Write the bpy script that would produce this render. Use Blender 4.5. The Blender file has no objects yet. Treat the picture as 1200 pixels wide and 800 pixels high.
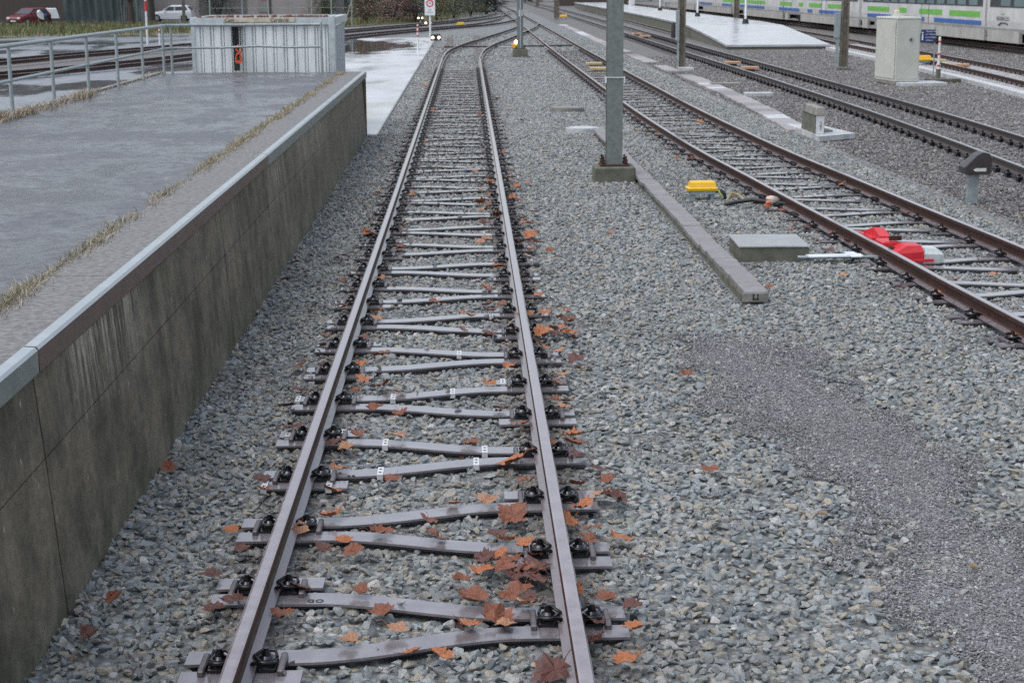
import bpy, bmesh, math, random
import numpy as np
from mathutils import Vector, Matrix
random.seed(7); rng = np.random.default_rng(11)
PI = math.pi
scene = bpy.context.scene
COL = scene.collection

# ------------------------------------------------------------------ camera
FPX = 1900.0; CAMH = 2.99
pitch = math.atan(416 / FPX); yaw = math.radians(1.48); roll = math.radians(-0.3)
c, s = math.cos(pitch), math.sin(pitch)
F = Vector((math.sin(yaw) * c, math.cos(yaw) * c, -s)); R0 = Vector((math.cos(yaw), -math.sin(yaw), 0)); U0 = R0.cross(F)
R1 = R0 * math.cos(roll) + U0 * math.sin(roll); U1 = U0 * math.cos(roll) - R0 * math.sin(roll)
cd = bpy.data.cameras.new('camera'); cam = bpy.data.objects.new('camera', cd); COL.objects.link(cam)
cam.matrix_world = Matrix(((R1.x, U1.x, -F.x, 0), (R1.y, U1.y, -F.y, 0), (R1.z, U1.z, -F.z, CAMH), (0, 0, 0, 1)))
cd.sensor_width = 36; cd.lens = FPX / 1200 * 36; cd.clip_start = .1; cd.clip_end = 3000
cd.dof.use_dof = True; cd.dof.focus_distance = 8.5; cd.dof.aperture_fstop = 9
scene.camera = cam

# ------------------------------------------------------------------ materials
def ramp(nt, stops, interp='LINEAR'):
    r = nt.nodes.new('ShaderNodeValToRGB'); e = r.color_ramp.elements; r.color_ramp.interpolation = interp
    while len(e) > 1: e.remove(e[-1])
    e[0].position = stops[0][0]; e[0].color = (*stops[0][1], 1)
    for p, col in stops[1:]:
        n = e.new(p); n.color = (*col, 1)
    return r
def base(name):
    m = bpy.data.materials.new(name); m.use_nodes = True; nt = m.node_tree
    return m, nt, nt.nodes['Principled BSDF'], nt.links.new
def coords(nt, kind='Object', scale=(1, 1, 1)):
    L = nt.links.new
    mp = nt.nodes.new('ShaderNodeMapping'); mp.inputs['Scale'].default_value = scale
    if kind == 'World':
        g = nt.nodes.new('ShaderNodeNewGeometry'); L(g.outputs['Position'], mp.inputs['Vector'])
    else:
        t = nt.nodes.new('ShaderNodeTexCoord'); oi = nt.nodes.new('ShaderNodeObjectInfo')
        a = nt.nodes.new('ShaderNodeVectorMath'); a.operation = 'ADD'
        mu = nt.nodes.new('ShaderNodeMath'); mu.operation = 'MULTIPLY'; mu.inputs[1].default_value = 37.
        L(oi.outputs['Random'], mu.inputs[0]); L(t.outputs['Object'], a.inputs[0]); L(mu.outputs[0], a.inputs[1]); L(a.outputs[0], mp.inputs['Vector'])
    return mp.outputs['Vector']
def noise(nt, vec, scale, detail=4, rough=.6):
    n = nt.nodes.new('ShaderNodeTexNoise'); n.inputs['Scale'].default_value = scale; n.inputs['Detail'].default_value = detail
    n.inputs['Roughness'].default_value = rough; nt.links.new(vec, n.inputs['Vector']); return n.outputs['Fac']
def mapr(nt, v, a, b, x=0., y=1.):
    m = nt.nodes.new('ShaderNodeMapRange'); m.inputs[1].default_value = a; m.inputs[2].default_value = b
    m.inputs[3].default_value = x; m.inputs[4].default_value = y; nt.links.new(v, m.inputs[0]); return m.outputs[0]
def mixc(nt, f, a, b, mode='MIX'):
    m = nt.nodes.new('ShaderNodeMix'); m.data_type = 'RGBA'; m.blend_type = mode
    for sock, v in ((m.inputs[0], f), (m.inputs[6], a), (m.inputs[7], b)):
        if isinstance(v, (int, float)): sock.default_value = v
        elif isinstance(v, tuple): sock.default_value = (*v, 1)
        else: nt.links.new(v, sock)
    return m.outputs[2]
def bump(nt, h, strength, dist, b):
    n = nt.nodes.new('ShaderNodeBump'); n.inputs['Strength'].default_value = strength; n.inputs['Distance'].default_value = dist
    nt.links.new(h, n.inputs['Height']); nt.links.new(n.outputs[0], b.inputs['Normal'])
def mat(name, c1, c2=None, scale=6, rough=.5, metal=0., bmp=.15, bscale=60, kind='Object', stretch=(1, 1, 1), rvar=.12, emit=None, lo=.35, hi=.65, spec=.5, wet=0.):
    m, nt, b, L = base(name); c2 = c2 or tuple(x * .75 for x in c1)
    v = coords(nt, kind, stretch); f = noise(nt, v, scale, 6)
    r = ramp(nt, [(lo, c2), (hi, c1)]); L(f, r.inputs[0]); L(r.outputs[0], b.inputs['Base Color'])
    f2 = noise(nt, v, bscale, 3)
    L(mapr(nt, f, .3, .7, max(.02, rough - rvar), min(1, rough + rvar)), b.inputs['Roughness'])
    b.inputs['Metallic'].default_value = metal; b.inputs['Specular IOR Level'].default_value = spec
    b.inputs['Coat Weight'].default_value = wet; b.inputs['Coat Roughness'].default_value = .13; b.inputs['Coat IOR'].default_value = 1.4
    if bmp: bump(nt, f2, bmp, .01, b)
    if emit:
        b.inputs['Emission Color'].default_value = (*emit[0], 1); b.inputs['Emission Strength'].default_value = emit[1]
    return m
M = {}
def gravel(name, stops, cell, dark, brown=None):
    m, nt, b, L = base(name); v = coords(nt, 'World')
    # warp a little so cells are irregular
    vo = nt.nodes.new('ShaderNodeTexVoronoi'); vo.inputs['Scale'].default_value = cell; L(v, vo.inputs['Vector'])
    sx = nt.nodes.new('ShaderNodeSeparateColor'); L(vo.outputs['Color'], sx.inputs[0])
    r = ramp(nt, stops); L(sx.outputs[0], r.inputs[0])
    gap = mapr(nt, vo.outputs['Distance'], .25, .62, 1, dark)
    colr = mixc(nt, 1., r.outputs[0], (1, 1, 1), 'MULTIPLY')
    gc = nt.nodes.new('ShaderNodeCombineColor')
    for i in range(3): L(gap, gc.inputs[i])
    colr = mixc(nt, 1., colr, gc.outputs[0], 'MULTIPLY')
    big = noise(nt, v, .5, 5)
    if brown:
        colr = mixc(nt, mapr(nt, big, .46, .60, 0, .8), colr, brown); colr = mixc(nt, mapr(nt, noise(nt, v, 2.6, 6, .7), .52, .66, 0, .55), colr, (.20, .165, .10)); colr = mixc(nt, mapr(nt, noise(nt, v, 7, 6, .75), .45, .6, 0, .5), colr, (.06, .058, .06))
    colr = mixc(nt, mapr(nt, noise(nt, v, 1.7, 4), .3, .7, 0, .35), colr, (.07, .07, .075))
    L(colr, b.inputs['Base Color']); b.inputs['Roughness'].default_value = .55
    bump(nt, vo.outputs['Distance'], .5, -.02, b)
    return m
ST_GREY = [(0, (.10, .115, .125)), (.15, (.19, .215, .225)), (.45, (.29, .32, .325)), (.62, (.36, .38, .37)), (.70, (.31, .285, .235)), (.82, (.41, .365, .285)), (.88, (.22, .235, .215)), (.95, (.42, .42, .41)), (1, (.56, .56, .54))]
ST_BROWN = [(0, (.07, .066, .07)), (.35, (.135, .128, .132)), (.6, (.20, .19, .19)), (.8, (.26, .22, .175)), (1, (.40, .39, .38))]
ST_DIRT = [(0, (.13, .13, .135)), (.5, (.225, .225, .235)), (.85, (.33, .325, .33)), (1, (.55, .54, .53))]
M['ballast_far'] = gravel('grey_ballast_bed', [(p_, tuple(v_ * .92 for v_ in c_)) for p_, c_ in ST_GREY], 22, .45)
M['ballast_brown'] = gravel('brown_ballast_bed', ST_BROWN, 22, .5, (.15, .13, .10))
M['dirt'] = gravel('fine_dark_grit', ST_DIRT, 90, .5)
def stone_mat(name, stops):
    m, nt, b, L = base(name); oi = nt.nodes.new('ShaderNodeObjectInfo')
    r = ramp(nt, stops); L(oi.outputs['Random'], r.inputs[0])
    t = nt.nodes.new('ShaderNodeTexCoord'); f = noise(nt, t.outputs['Object'], 2.2, 4)
    colr = mixc(nt, mapr(nt, f, .35, .65, 0, .45), r.outputs[0], (.09, .095, .1))
    # dirtier and cleaner areas of the bed, rust dust beside the near track's rails
    loc = oi.outputs['Location']; colr = mixc(nt, mapr(nt, noise(nt, loc, .8, 4), .5, .68, 0, .45), colr, (.12, .115, .105)); colr = mixc(nt, mapr(nt, noise(nt, loc, 2.3, 4), .55, .7, 0, .4), colr, (.36, .34, .30))
    sx = nt.nodes.new('ShaderNodeSeparateXYZ'); L(loc, sx.inputs[0])
    for rx in (-1.04, .465):
        a = nt.nodes.new('ShaderNodeMath'); a.operation = 'ADD'; a.inputs[1].default_value = -rx; L(sx.outputs[0], a.inputs[0])
        a2 = nt.nodes.new('ShaderNodeMath'); a2.operation = 'ABSOLUTE'; L(a.outputs[0], a2.inputs[0]); colr = mixc(nt, mapr(nt, a2.outputs[0], .08, .3, .45, 0), colr, (.13, .085, .06))
    L(colr, b.inputs['Base Color']); L(mapr(nt, f, .3, .7, .3, .62), b.inputs['Roughness'])
    bump(nt, noise(nt, t.outputs['Object'], 9, 3), .35, .05, b)
    return m
M['stone'] = stone_mat('grey_ballast_stone', ST_GREY)
M['stone_b'] = stone_mat('brown_ballast_stone', ST_BROWN)
M['grit'] = stone_mat('dark_grit_stone', ST_DIRT)
M['ground'] = mat('bare_ground', (.13, .12, .11), (.08, .08, .075), .6, .8, kind='World', bscale=8)
M['rust'] = mat('rail_rust_shade', (.07, .03, .02), (.03, .016, .012), 14, .6, 0, 0, 120, spec=.3)  # rust brown, darkened further to paint in shade below the rail head
M['rust_dark'] = mat('grey_brown_rail_side', (.085, .066, .06), (.05, .04, .038), 14, .5, .2, .08, 120)
M['railfoot'] = mat('rail_foot_lavender', (.23, .195, .205), (.15, .122, .128), 12, .36, .2, 0, 90, wet=.5)  # paler purple grey tone for the foot faces
M['head'] = mat('rail_head', (.33, .29, .31), (.24, .20, .21), 9, .28, .35, 0, 60, wet=.6)
M['head_shiny'] = mat('rail_head_shiny', (.42, .43, .46), (.3, .3, .33), 9, .22, .8, .03, 100)
M['sleeper'] = mat('painted_steel_sleeper', (.27, .25, .265), (.175, .158, .168), 7, .3, .2, 0, 60, rvar=.1, spec=.7, wet=.8)
M['blackclip'] = mat('black_clamp_steel', (.02, .02, .023), (.01, .01, .01), 20, .22, .3, .03, 60)
M['bolt'] = mat('wet_bolt_steel', (.09, .09, .1), (.04, .04, .045), 30, .16, .9, .05, 90)
M['rib'] = mat('ribbed_steel', (.15, .13, .14), (.09, .08, .085), 20, .4, .3)
M['galv'] = mat('galvanised_steel', (.36, .41, .42), (.27, .31, .32), 9, .42, .35, .08, 60)
M['mast'] = mat('grey_mast_paint', (.215, .235, .225), (.15, .168, .16), 14, .5, .2, .15, 120)
M['conc'] = mat('weathered_concrete', (.30, .285, .255), (.14, .14, .125), 3, .75, 0, .3, 50)
M['conc_dark'] = mat('mossy_concrete', (.15, .145, .115), (.08, .085, .06), 5, .85, 0, .4, 40)
M['conc_light'] = mat('pale_concrete', (.56, .57, .58), (.38, .39, .4), 4, .4, 0, .2, 60)
M['lid_grey'] = mat('grey_concrete_lid', (.25, .235, .235), (.165, .155, .155), 5, .5, 0, .2, 60)
M['lid_pink'] = mat('pinkish_concrete_lid', (.34, .31, .31), (.25, .23, .225), 4, .45, 0, .2, 60)
M['yellow'] = mat('yellow_plastic', (.80, .48, .03), (.72, .41, .02), 5, .4, 0, .03, 40)
M['balise'] = mat('faded_yellow_plastic', (.50, .40, .20), (.38, .29, .15), 6, .5)
M['balise_o'] = mat('faded_orange_plastic', (.5, .3, .17), (.38, .22, .12), 6, .5)
M['red'] = mat('red_paint', (.62, .03, .04), (.5, .02, .03), 6, .4, 0, .05, 60)
M['white'] = mat('white_paint', (.78, .8, .8), (.62, .64, .64), 6, .4, 0, .05, 60)
M['offwhite'] = mat('cabinet_paint', (.52, .53, .47), (.46, .47, .42), 2, .45, 0, .03, 60)
M['tag'] = mat('white_tag', (.72, .73, .74), (.55, .56, .57), 30, .35, .2)
M['black'] = mat('black_rubber', (.02, .02, .022), (.012, .012, .014), 10, .5)
M['ink'] = mat('dark_ink', (.03, .028, .03), (.02, .02, .02), 10, .7)
M['dkbrown'] = mat('dark_brown_housing', (.048, .040, .04), (.03, .026, .026), 8, .4, 0, .1, 40)
M['woodpost'] = mat('brown_mast_steel', (.20, .175, .135), (.12, .105, .085), 5, .7, .1, .3, 30)
M['blue'] = mat('blue_sign', (.02, .035, .16), (.015, .03, .13), 4, .4)
M['orange'] = mat('orange_paint', (.75, .13, .04), (.55, .09, .03), 20, .5)
M['glass'] = mat('dark_glass', (.04, .05, .055), (.03, .035, .04), 3, .08, 0, 0)
M['lamp'] = mat('lit_lamp', (1, .95, .8), (1, .95, .8), 3, .3, 0, 0, emit=((1, .83, .5), 4))
M['lamp_y'] = mat('lit_yellow_lamp', (1, .9, .4), (1, .9, .4), 3, .3, 0, 0, emit=((1, .75, .2), 4))
LEAFC = {'o': ((.44, .16, .05), (.25, .075, .028)), 'r': ((.25, .075, .03), (.12, .042, .022)), 't': ((.42, .22, .12), (.26, .12, .065)), 'd': ((.13, .042, .027), (.06, .025, .02))}
for k, (a_, b_) in LEAFC.items(): M['leaf_' + k] = mat('maple_leaf_' + {'o': 'orange', 'r': 'rust', 't': 'tan', 'd': 'dark'}[k], a_, b_, 14, .42, 0, .4, 40)

# ------------------------------------------------------------------ mesh builder
class MB:
    def __init__(s): s.v = []; s.f = []; s.m = []; s.sm = []
    def add(s, vs, fs, mi=0, smooth=False):
        o = len(s.v); s.v += [tuple(p) for p in vs]; s.f += [tuple(i + o for i in f) for f in fs]; s.m += [mi] * len(fs); s.sm += [smooth] * len(fs); return s
    def box(s, x, y, z, sx, sy, sz, rot=0, mi=0, tx=1., ty=1., b=0.):
        """centre x,y; z = bottom; tx,ty taper of the top; b bevel of the upper and vertical edges"""
        cr, sr = math.cos(rot), math.sin(rot); hx, hy = sx / 2, sy / 2
        def ring(hx, hy, cut, zz):
            pts = [(-hx + cut, -hy), (hx - cut, -hy), (hx, -hy + cut), (hx, hy - cut), (hx - cut, hy), (-hx + cut, hy), (-hx, hy - cut), (-hx, -hy + cut)] if b else [(-hx, -hy), (hx, -hy), (hx, hy), (-hx, hy)]
            return [(x + p * cr - q * sr, y + p * sr + q * cr, zz) for p, q in pts]
        if b:
            rs = [ring(hx, hy, b, z), ring(hx * tx, hy * ty, b, z + sz - b), ring(hx * tx - b, hy * ty - b, b * .6, z + sz)]
        else: rs = [ring(hx, hy, 0, z), ring(hx * tx, hy * ty, 0, z + sz)]
        return s.loft(rs, mi)
    def loft(s, rs, mi=0, cap=True, smooth=False):
        n = len(rs[0]); vs = [p for r in rs for p in r]; fs = []
        for k in range(len(rs) - 1):
            for i in range(n):
                j = (i + 1) % n; fs.append((k * n + i, k * n + j, (k + 1) * n + j, (k + 1) * n + i))
        s.add(vs, fs, mi, smooth)
        if cap: s.add(rs[0], [tuple(range(n))[::-1]], mi); s.add(rs[-1], [tuple(range(n))], mi)
        return s
    def tube(s, path, r, n=8, mi=0, r2=None, cap=True):
        P = [Vector(p) for p in path]; rs = []
        for i, p in enumerate(P):
            t = (P[min(i + 1, len(P) - 1)] - P[max(i - 1, 0)]).normalized()
            a = Vector((0, 0, 1)) if abs(t.z) < .9 else Vector((0, 1, 0))
            u = t.cross(a).normalized(); w = u.cross(t)
            rr = r if r2 is None else r + (r2 - r) * i / (len(P) - 1)
            rs.append([tuple(p + u * rr * math.cos(2 * PI * k / n) + w * rr * math.sin(2 * PI * k / n)) for k in range(n)])
        return s.loft(rs, mi, cap, True)
    def cyl(s, x, y, z, r, h, n=16, mi=0, r2=None): return s.tube([(x, y, z), (x, y, z + h)], r, n, mi, r2)
    def prism(s, poly, a0, a1, axis='y', mi=0):
        """extrude a 2D polygon; axis y: poly is (x,z); axis x: poly is (y,z); axis z: poly is (x,y)"""
        f = {'y': lambda p, a: (p[0], a, p[1]), 'x': lambda p, a: (a, p[0], p[1]), 'z': lambda p, a: (p[0], p[1], a)}[axis]
        return s.loft([[f(p, a0) for p in poly], [f(p, a1) for p in poly]], mi)
    def sweep(s, prof, path, mi=0, closed=True):
        """prof: (lateral, z) points; path: (x,y,z); lateral is to the right of travel"""
        rs = []
        P = [Vector(p) for p in path]
        for i, p in enumerate(P):
            t = (P[min(i + 1, len(P) - 1)] - P[max(i - 1, 0)]); t.z = 0; t.normalize(); u = Vector((t.y, -t.x, 0))
            rs.append([tuple(p + u * a + Vector((0, 0, b))) for a, b in prof])
        return s.loft(rs, mi, closed)
    def build(s, name, mats, parent=None, loc=None, recalc=True):
        me = bpy.data.meshes.new(name); me.from_pydata(s.v, [], s.f)
        for m in (mats if isinstance(mats, (list, tuple)) else [mats]): me.materials.append(m)
        me.polygons.foreach_set('material_index', s.m); me.polygons.foreach_set('use_smooth', s.sm)
        if recalc:
            bm = bmesh.new(); bm.from_mesh(me); bmesh.ops.recalc_face_normals(bm, faces=bm.faces); bm.to_mesh(me); bm.free()
        me.update(); o = bpy.data.objects.new(name, me); COL.objects.link(o)
        if parent: o.parent = parent
        if loc: o.location = loc
        return o
def tag(o, label=None, cat=None, group=None, kind=None):
    if label: o['label'] = label
    if cat: o['category'] = cat
    if group: o['group'] = group
    if kind: o['kind'] = kind
    return o
def empty(name, loc=(0, 0, 0), rz=0, label=None, cat=None, group=None):
    o = bpy.data.objects.new(name, None); COL.objects.link(o); o.location = loc; o.rotation_euler = (0, 0, rz); o.empty_display_size = .1
    return tag(o, label, cat, group)
KIDS = {}
def kids(o): return [c for c in bpy.data.objects if c.parent == o]
def tree_of(o): return (o, [tree_of(c) for c in kids(o)])
def copy_tree(t, parent=None):
    o, ch = t; c = o.copy(); COL.objects.link(c); c.parent = parent
    for x in ch: copy_tree(x, c)
    return c
def text(body, size, name, m, parent=None, loc=(0, 0, 0), rot=(0, 0, 0), align='CENTER', ext=.001, shear=0):
    cu = bpy.data.curves.new(name, 'FONT'); cu.body = body; cu.size = size; cu.extrude = ext; cu.align_x = align; cu.align_y = 'CENTER'
    cu.materials.append(m); cu.shear = shear
    t_ = bpy.data.objects.new(name, cu); COL.objects.link(t_); bpy.context.view_layer.update()
    me = bpy.data.meshes.new_from_object(t_); bpy.data.objects.remove(t_)
    o = bpy.data.objects.new(name, me); COL.objects.link(o); o.parent = parent; o.location = loc; o.rotation_euler = rot
    return o
ONES = ['', 'first', 'second', 'third', 'fourth', 'fifth', 'sixth', 'seventh', 'eighth', 'ninth', 'tenth', 'eleventh', 'twelfth', 'thirteenth', 'fourteenth', 'fifteenth', 'sixteenth', 'seventeenth', 'eighteenth', 'nineteenth']
TENS = {2: ('twentieth', 'twenty'), 3: ('thirtieth', 'thirty'), 4: ('fortieth', 'forty'), 5: ('fiftieth', 'fifty'), 6: ('sixtieth', 'sixty'), 7: ('seventieth', 'seventy'), 8: ('eightieth', 'eighty'), 9: ('ninetieth', 'ninety')}
def nth(n):
    if n < 20: return ONES[n]
    if n >= 100: return 'hundredth' if n == 100 else 'hundred and ' + nth(n - 100)
    return TENS[n // 10][0] if n % 10 == 0 else TENS[n // 10][1] + '-' + ONES[n % 10]
def catmull(pts, step=1.):
    P = [Vector((p[0], p[1], 0)) for p in pts]; out = []
    P = [P[0] * 2 - P[1]] + P + [P[-1] * 2 - P[-2]]
    for i in range(1, len(P) - 2):
        n = max(1, int((P[i + 1] - P[i]).length / step))
        for k in range(n):
            t = k / n; a, b, c_, d = P[i - 1], P[i], P[i + 1], P[i + 2]
            out.append(((b * 2) + (c_ - a) * t + (a * 2 - b * 5 + c_ * 4 - d) * t * t + (-a + b * 3 - c_ * 3 + d) * t ** 3) * .5)
    out.append(P[-2]); return [(p.x, p.y) for p in out]
def at_y(poly, y):
    for a, b in zip(poly, poly[1:]):
        if a[1] <= y <= b[1]:
            t = (y - a[1]) / (b[1] - a[1]); return a[0] + (b[0] - a[0]) * t, math.atan2(-(b[0] - a[0]), (b[1] - a[1]))
    a, b = (poly[0], poly[1]) if y < poly[0][1] else (poly[-2], poly[-1])
    t = (y - a[1]) / (b[1] - a[1]); return a[0] + (b[0] - a[0]) * t, math.atan2(-(b[0] - a[0]), (b[1] - a[1]))

# ------------------------------------------------------------------ ground sheets
def sheet(name, poly, z, m, kind='structure'):
    o = MB().add([(x, y, z) for x, y in poly], [tuple(range(len(poly)))]).build(name, m, recalc=False); return tag(o, kind=kind)
sheet('ground', [(-900, -300), (900, -300), (900, 1500), (-900, 1500)], -.09, M['ground'])
sheet('brown_ballast_bed', [(-2.2, -6), (60, -6), (70, 500), (-2, 500), (-40, 130), (-24, 60), (-1.9, 60)], -.075, M['ballast_brown'])
sheet('grey_ballast_bed', [(-2.2, -6), (7.4, -6), (6.9, 36), (7.0, 60), (7.1, 100), (7.4, 160), (7.6, 240), (3, 240), (-3, 135), (-8, 110), (-13, 75), (-16.5, 50), (-14, 46), (-4, 97), (-1.9, 97), (-2.0, 34)], -.05, M['ballast_far'])
m, nt, b, L = base('wet_yard_asphalt'); v = coords(nt, 'World')
f = noise(nt, coords(nt, 'World', (1, .45, 1)), .32, 5, .55)
r = ramp(nt, [(.35, (.10, .11, .125)), (.7, (.2, .215, .235))]); L(noise(nt, v, 1.3, 5), r.inputs[0])
L(r.outputs[0], b.inputs['Base Color']); L(mapr(nt, f, .44, .56, .03, .34), b.inputs['Roughness'])
bump(nt, noise(nt, v, 40, 3), .04, .01, b); b.inputs['Specular IOR Level'].default_value = .7
M['yard'] = m
m, nt, b, L = base('wet_concrete_pad'); v = coords(nt, 'World')
f = noise(nt, coords(nt, 'World', (1, .35, 1)), .5, 5, .55)
r = ramp(nt, [(.35, (.42, .43, .45)), (.7, (.56, .57, .59))]); L(noise(nt, v, .8, 5), r.inputs[0])
pd = nt.nodes.new('ShaderNodeVectorMath'); pd.operation = 'SUBTRACT'; pd.inputs[1].default_value = (-5.6, 84, 0); L(v, pd.inputs[0])
pm = nt.nodes.new('ShaderNodeVectorMath'); pm.operation = 'MULTIPLY'; pm.inputs[1].default_value = (.32, .105, 0); L(pd.outputs[0], pm.inputs[0])
pl_ = nt.nodes.new('ShaderNodeVectorMath'); pl_.operation = 'LENGTH'; L(pm.outputs[0], pl_.inputs[0])
pa = nt.nodes.new('ShaderNodeMath'); pa.operation = 'ADD'; L(pl_.outputs['Value'], pa.inputs[0]); L(mapr(nt, noise(nt, v, .7, 5), .3, .7, -.45, .45), pa.inputs[1])
pud = mapr(nt, pa.outputs[0], .85, 1.0, 1, 0)
L(mixc(nt, pud, r.outputs[0], (.07, .075, .075)), b.inputs['Base Color'])
rg = nt.nodes.new('ShaderNodeMix'); L(pud, rg.inputs[0]); L(mapr(nt, f, .40, .60, .12, .34), rg.inputs[2]); rg.inputs[3].default_value = .012; L(rg.outputs[0], b.inputs['Roughness'])
bump(nt, noise(nt, v, 30, 3), .03, .01, b); b.inputs['Specular IOR Level'].default_value = .8
M['pad'] = m
yard = sheet('yard', [(-120, 10), (-6.45, 10), (-6.45, 33), (-6.45, 98), (-10, 97), (-16.2, 55), (-24, 28), (-60, 22)], -.03, M['yard'])
tag(MB().box(-4.15, 66, -.12, 4.5, 64.4, .14, b=.02).build('concrete_pad', M['pad']), kind='structure')
sheet('road', [(-70, 84), (-27.5, 97), (-17.5, 104), (-10.5, 116), (-7, 126), (-8.5, 132), (-17.5, 112), (-28, 106), (-70, 96)], -.02, M['yard'])
sheet('far_road', [(-95, 120), (-39, 137), (-22, 149), (-12, 152), (-12, 156), (-24, 158), (-95, 145)], -.02, M['yard'])
sheet('yard_between_tracks', [(-60, 70), (-20.5, 65), (-16.2, 79), (-9.2, 108), (-10.5, 116), (-17.5, 104), (-27.5, 97), (-70, 84)], -.025, M['yard'])
sheet('verge', [(-95, 84), (-28, 106.5), (-17.5, 112.5), (-8.5, 132.5), (-4, 146), (-1, 170), (2.5, 230), (-60, 230), (-60, 160), (-24, 147), (-40, 137), (-95, 119)], -.035, mat('verge_earth', (.10, .105, .05), (.14, .115, .07), .8, .9, kind='World', bscale=6))
dirt_poly = [(1.78, 13.5), (2.3, 13.55), (2.65, 12.9), (2.8, 12.0), (2.95, 11.1), (3.0, 10.2), (2.95, 9.3), (2.95, 8.6), (3.1, 7.6), (3.4, 6.0), (2.35, 5.6), (2.3, 6.8), (2.25, 7.8), (2.3, 8.6), (2.35, 9.6), (2.3, 10.4), (2.1, 11.4), (1.85, 12.6)]
# ------------------------------------------------------------------ loading ramp
RZ = 1.30
def wallx(y, z): # slightly battered face
    return -2.0 - (y - 7) * .0038 - (.105 - (y - 7) * .001) * min(1, max(0, z) / 1.2)
m, nt, b, L = base('stained_concrete_wall')
vs_ = coords(nt, 'World', (1, 4, .45)); vw = coords(nt, 'World')
f = noise(nt, vs_, .9, 7, .65); f2 = noise(nt, vw, 2.2, 6, .6); f3 = noise(nt, coords(nt, 'World', (1, 9, .8)), 1.6, 5, .7)
r = ramp(nt, [(.36, (.05, .044, .03)), (.5, (.15, .125, .085)), (.64, (.30, .255, .18))]); L(f, r.inputs[0])
r2 = ramp(nt, [(.38, (.06, .055, .034)), (.62, (.23, .195, .138))]); L(f2, r2.inputs[0])
colr = mixc(nt, .72, r.outputs[0], r2.outputs[0])
sp = nt.nodes.new('ShaderNodeSeparateXYZ'); g = nt.nodes.new('ShaderNodeNewGeometry'); L(g.outputs['Position'], sp.inputs[0])
hz = mapr(nt, sp.outputs['Z'], .62, 1.1, 0, 1); st = mapr(nt, f3, .44, .56, 0, 1)
mm = nt.nodes.new('ShaderNodeMath'); mm.operation = 'MULTIPLY'; L(hz, mm.inputs[0]); L(st, mm.inputs[1])
yr = ramp(nt, [(0, (0, 0, 0)), (.235, (.1, .1, .1)), (.25, (1, 1, 1)), (.285, (.9, .9, .9)), (.31, (.05, .05, .05)), (.50, (.1, .1, .1)), (.525, (.8, .8, .8)), (.56, (.1, .1, .1)), (.60, (.9, .9, .9)), (.70, (1, 1, 1)), (.74, (.1, .1, .1)), (.8, (.3, .3, .3)), (1, (.3, .3, .3))]); L(mapr(nt, sp.outputs['Y'], 0, 34), yr.inputs[0]); big = yr.outputs[0]
m3 = nt.nodes.new('ShaderNodeMath'); m3.operation = 'MULTIPLY'; L(mm.outputs[0], m3.inputs[0]); L(big, m3.inputs[1])
colr = mixc(nt, m3.outputs[0], colr, (.46, .42, .35))
far = mapr(nt, sp.outputs['Y'], 16, 27, 0, .5); colr = mixc(nt, far, colr, (.21, .185, .145))
vo = nt.nodes.new('ShaderNodeTexVoronoi'); vo.inputs['Scale'].default_value = 9; L(coords(nt, 'World', (1, 1, .42)), vo.inputs['Vector'])
colr = mixc(nt, mapr(nt, vo.outputs['Distance'], .06, .1, .8, 0), colr, (.40, .39, .35))
bb = mapr(nt, sp.outputs['Z'], .02, .22, .6, 0); colr = mixc(nt, bb, colr, mixc(nt, mapr(nt, f2, .4, .6), (.10, .10, .055), (.24, .22, .17)))
colr = mixc(nt, mapr(nt, noise(nt, vw, 14, 6, .75), .42, .58, .35, 0), colr, (.03, .03, .022))
L(colr, b.inputs['Base Color']); b.inputs['Roughness'].default_value = .8
bump(nt, noise(nt, vw, 22, 7, .75), .8, .02, b); M['wall'] = m
M['foot'] = mat('light_concrete_foot', (.2, .19, .155), (.11, .105, .08), 3, .85, 0, .4, 30, kind='World')
ramp_o = empty('loading_ramp', (-4.1, 20, 0), 0, 'raised loading ramp with stained concrete side wall and damp asphalt top', 'loading ramp')
off = Vector((4.1, -20, 0))
def rb(mb, name, m, parent=ramp_o): o = mb.build(name, m, parent); o.location = off; return o
mb = MB(); joints = [-8, 7.62, 13.7, 19.75, 25.8, 33.72]
for a, b2 in zip(joints, joints[1:]):
    ya, yb = a + .012, b2 - .012
    for z0, z1 in ((-.15, .762), (.770, 1.17)):
        mb.loft([[(wallx(y, z0), y, z0), (wallx(y, z1), y, z1), (wallx(y, z1) - .35, y, z1), (wallx(y, z0) - .35, y, z0)] for y in (ya, (ya + yb) / 2, yb)])
mb.box(-4.35, 12.8, -.15, 3.7, 41.6, 1.31)     # the body behind, closes the joints
mb.box(-4.2, 33.66, -.15, 4.2, .12, 1.32)
rb(mb, 'side_wall', M['wall'])
mb = MB()
ys = [-8, 9.7, 13, 17.1, 21.5, 27, 33.74]
for a, b2 in zip(ys, ys[1:]): mb.box(-2.35, (a + b2) / 2, 1.165, .40, b2 - a - .012, .133)
rb(mb, 'edge_strip', mat('edge_concrete', (.20, .196, .188), (.10, .098, .094), 24, .6, 0, .6, 30, kind='World', lo=.38, hi=.6))
M['copt'] = mat('worn_steel_edge_top', (.42, .46, .48), (.30, .33, .35), 5, .3, .4, 0, 60, kind='World')
M['copb'] = mat('brown_painted_steel', (.15, .10, .085), (.10, .07, .06), 5, .5, .1, .1, 60, kind='World')
M['copg'] = mat('grey_green_painted_steel', (.22, .25, .235), (.16, .18, .17), 5, .45, .1, .1, 60, kind='World')
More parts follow.
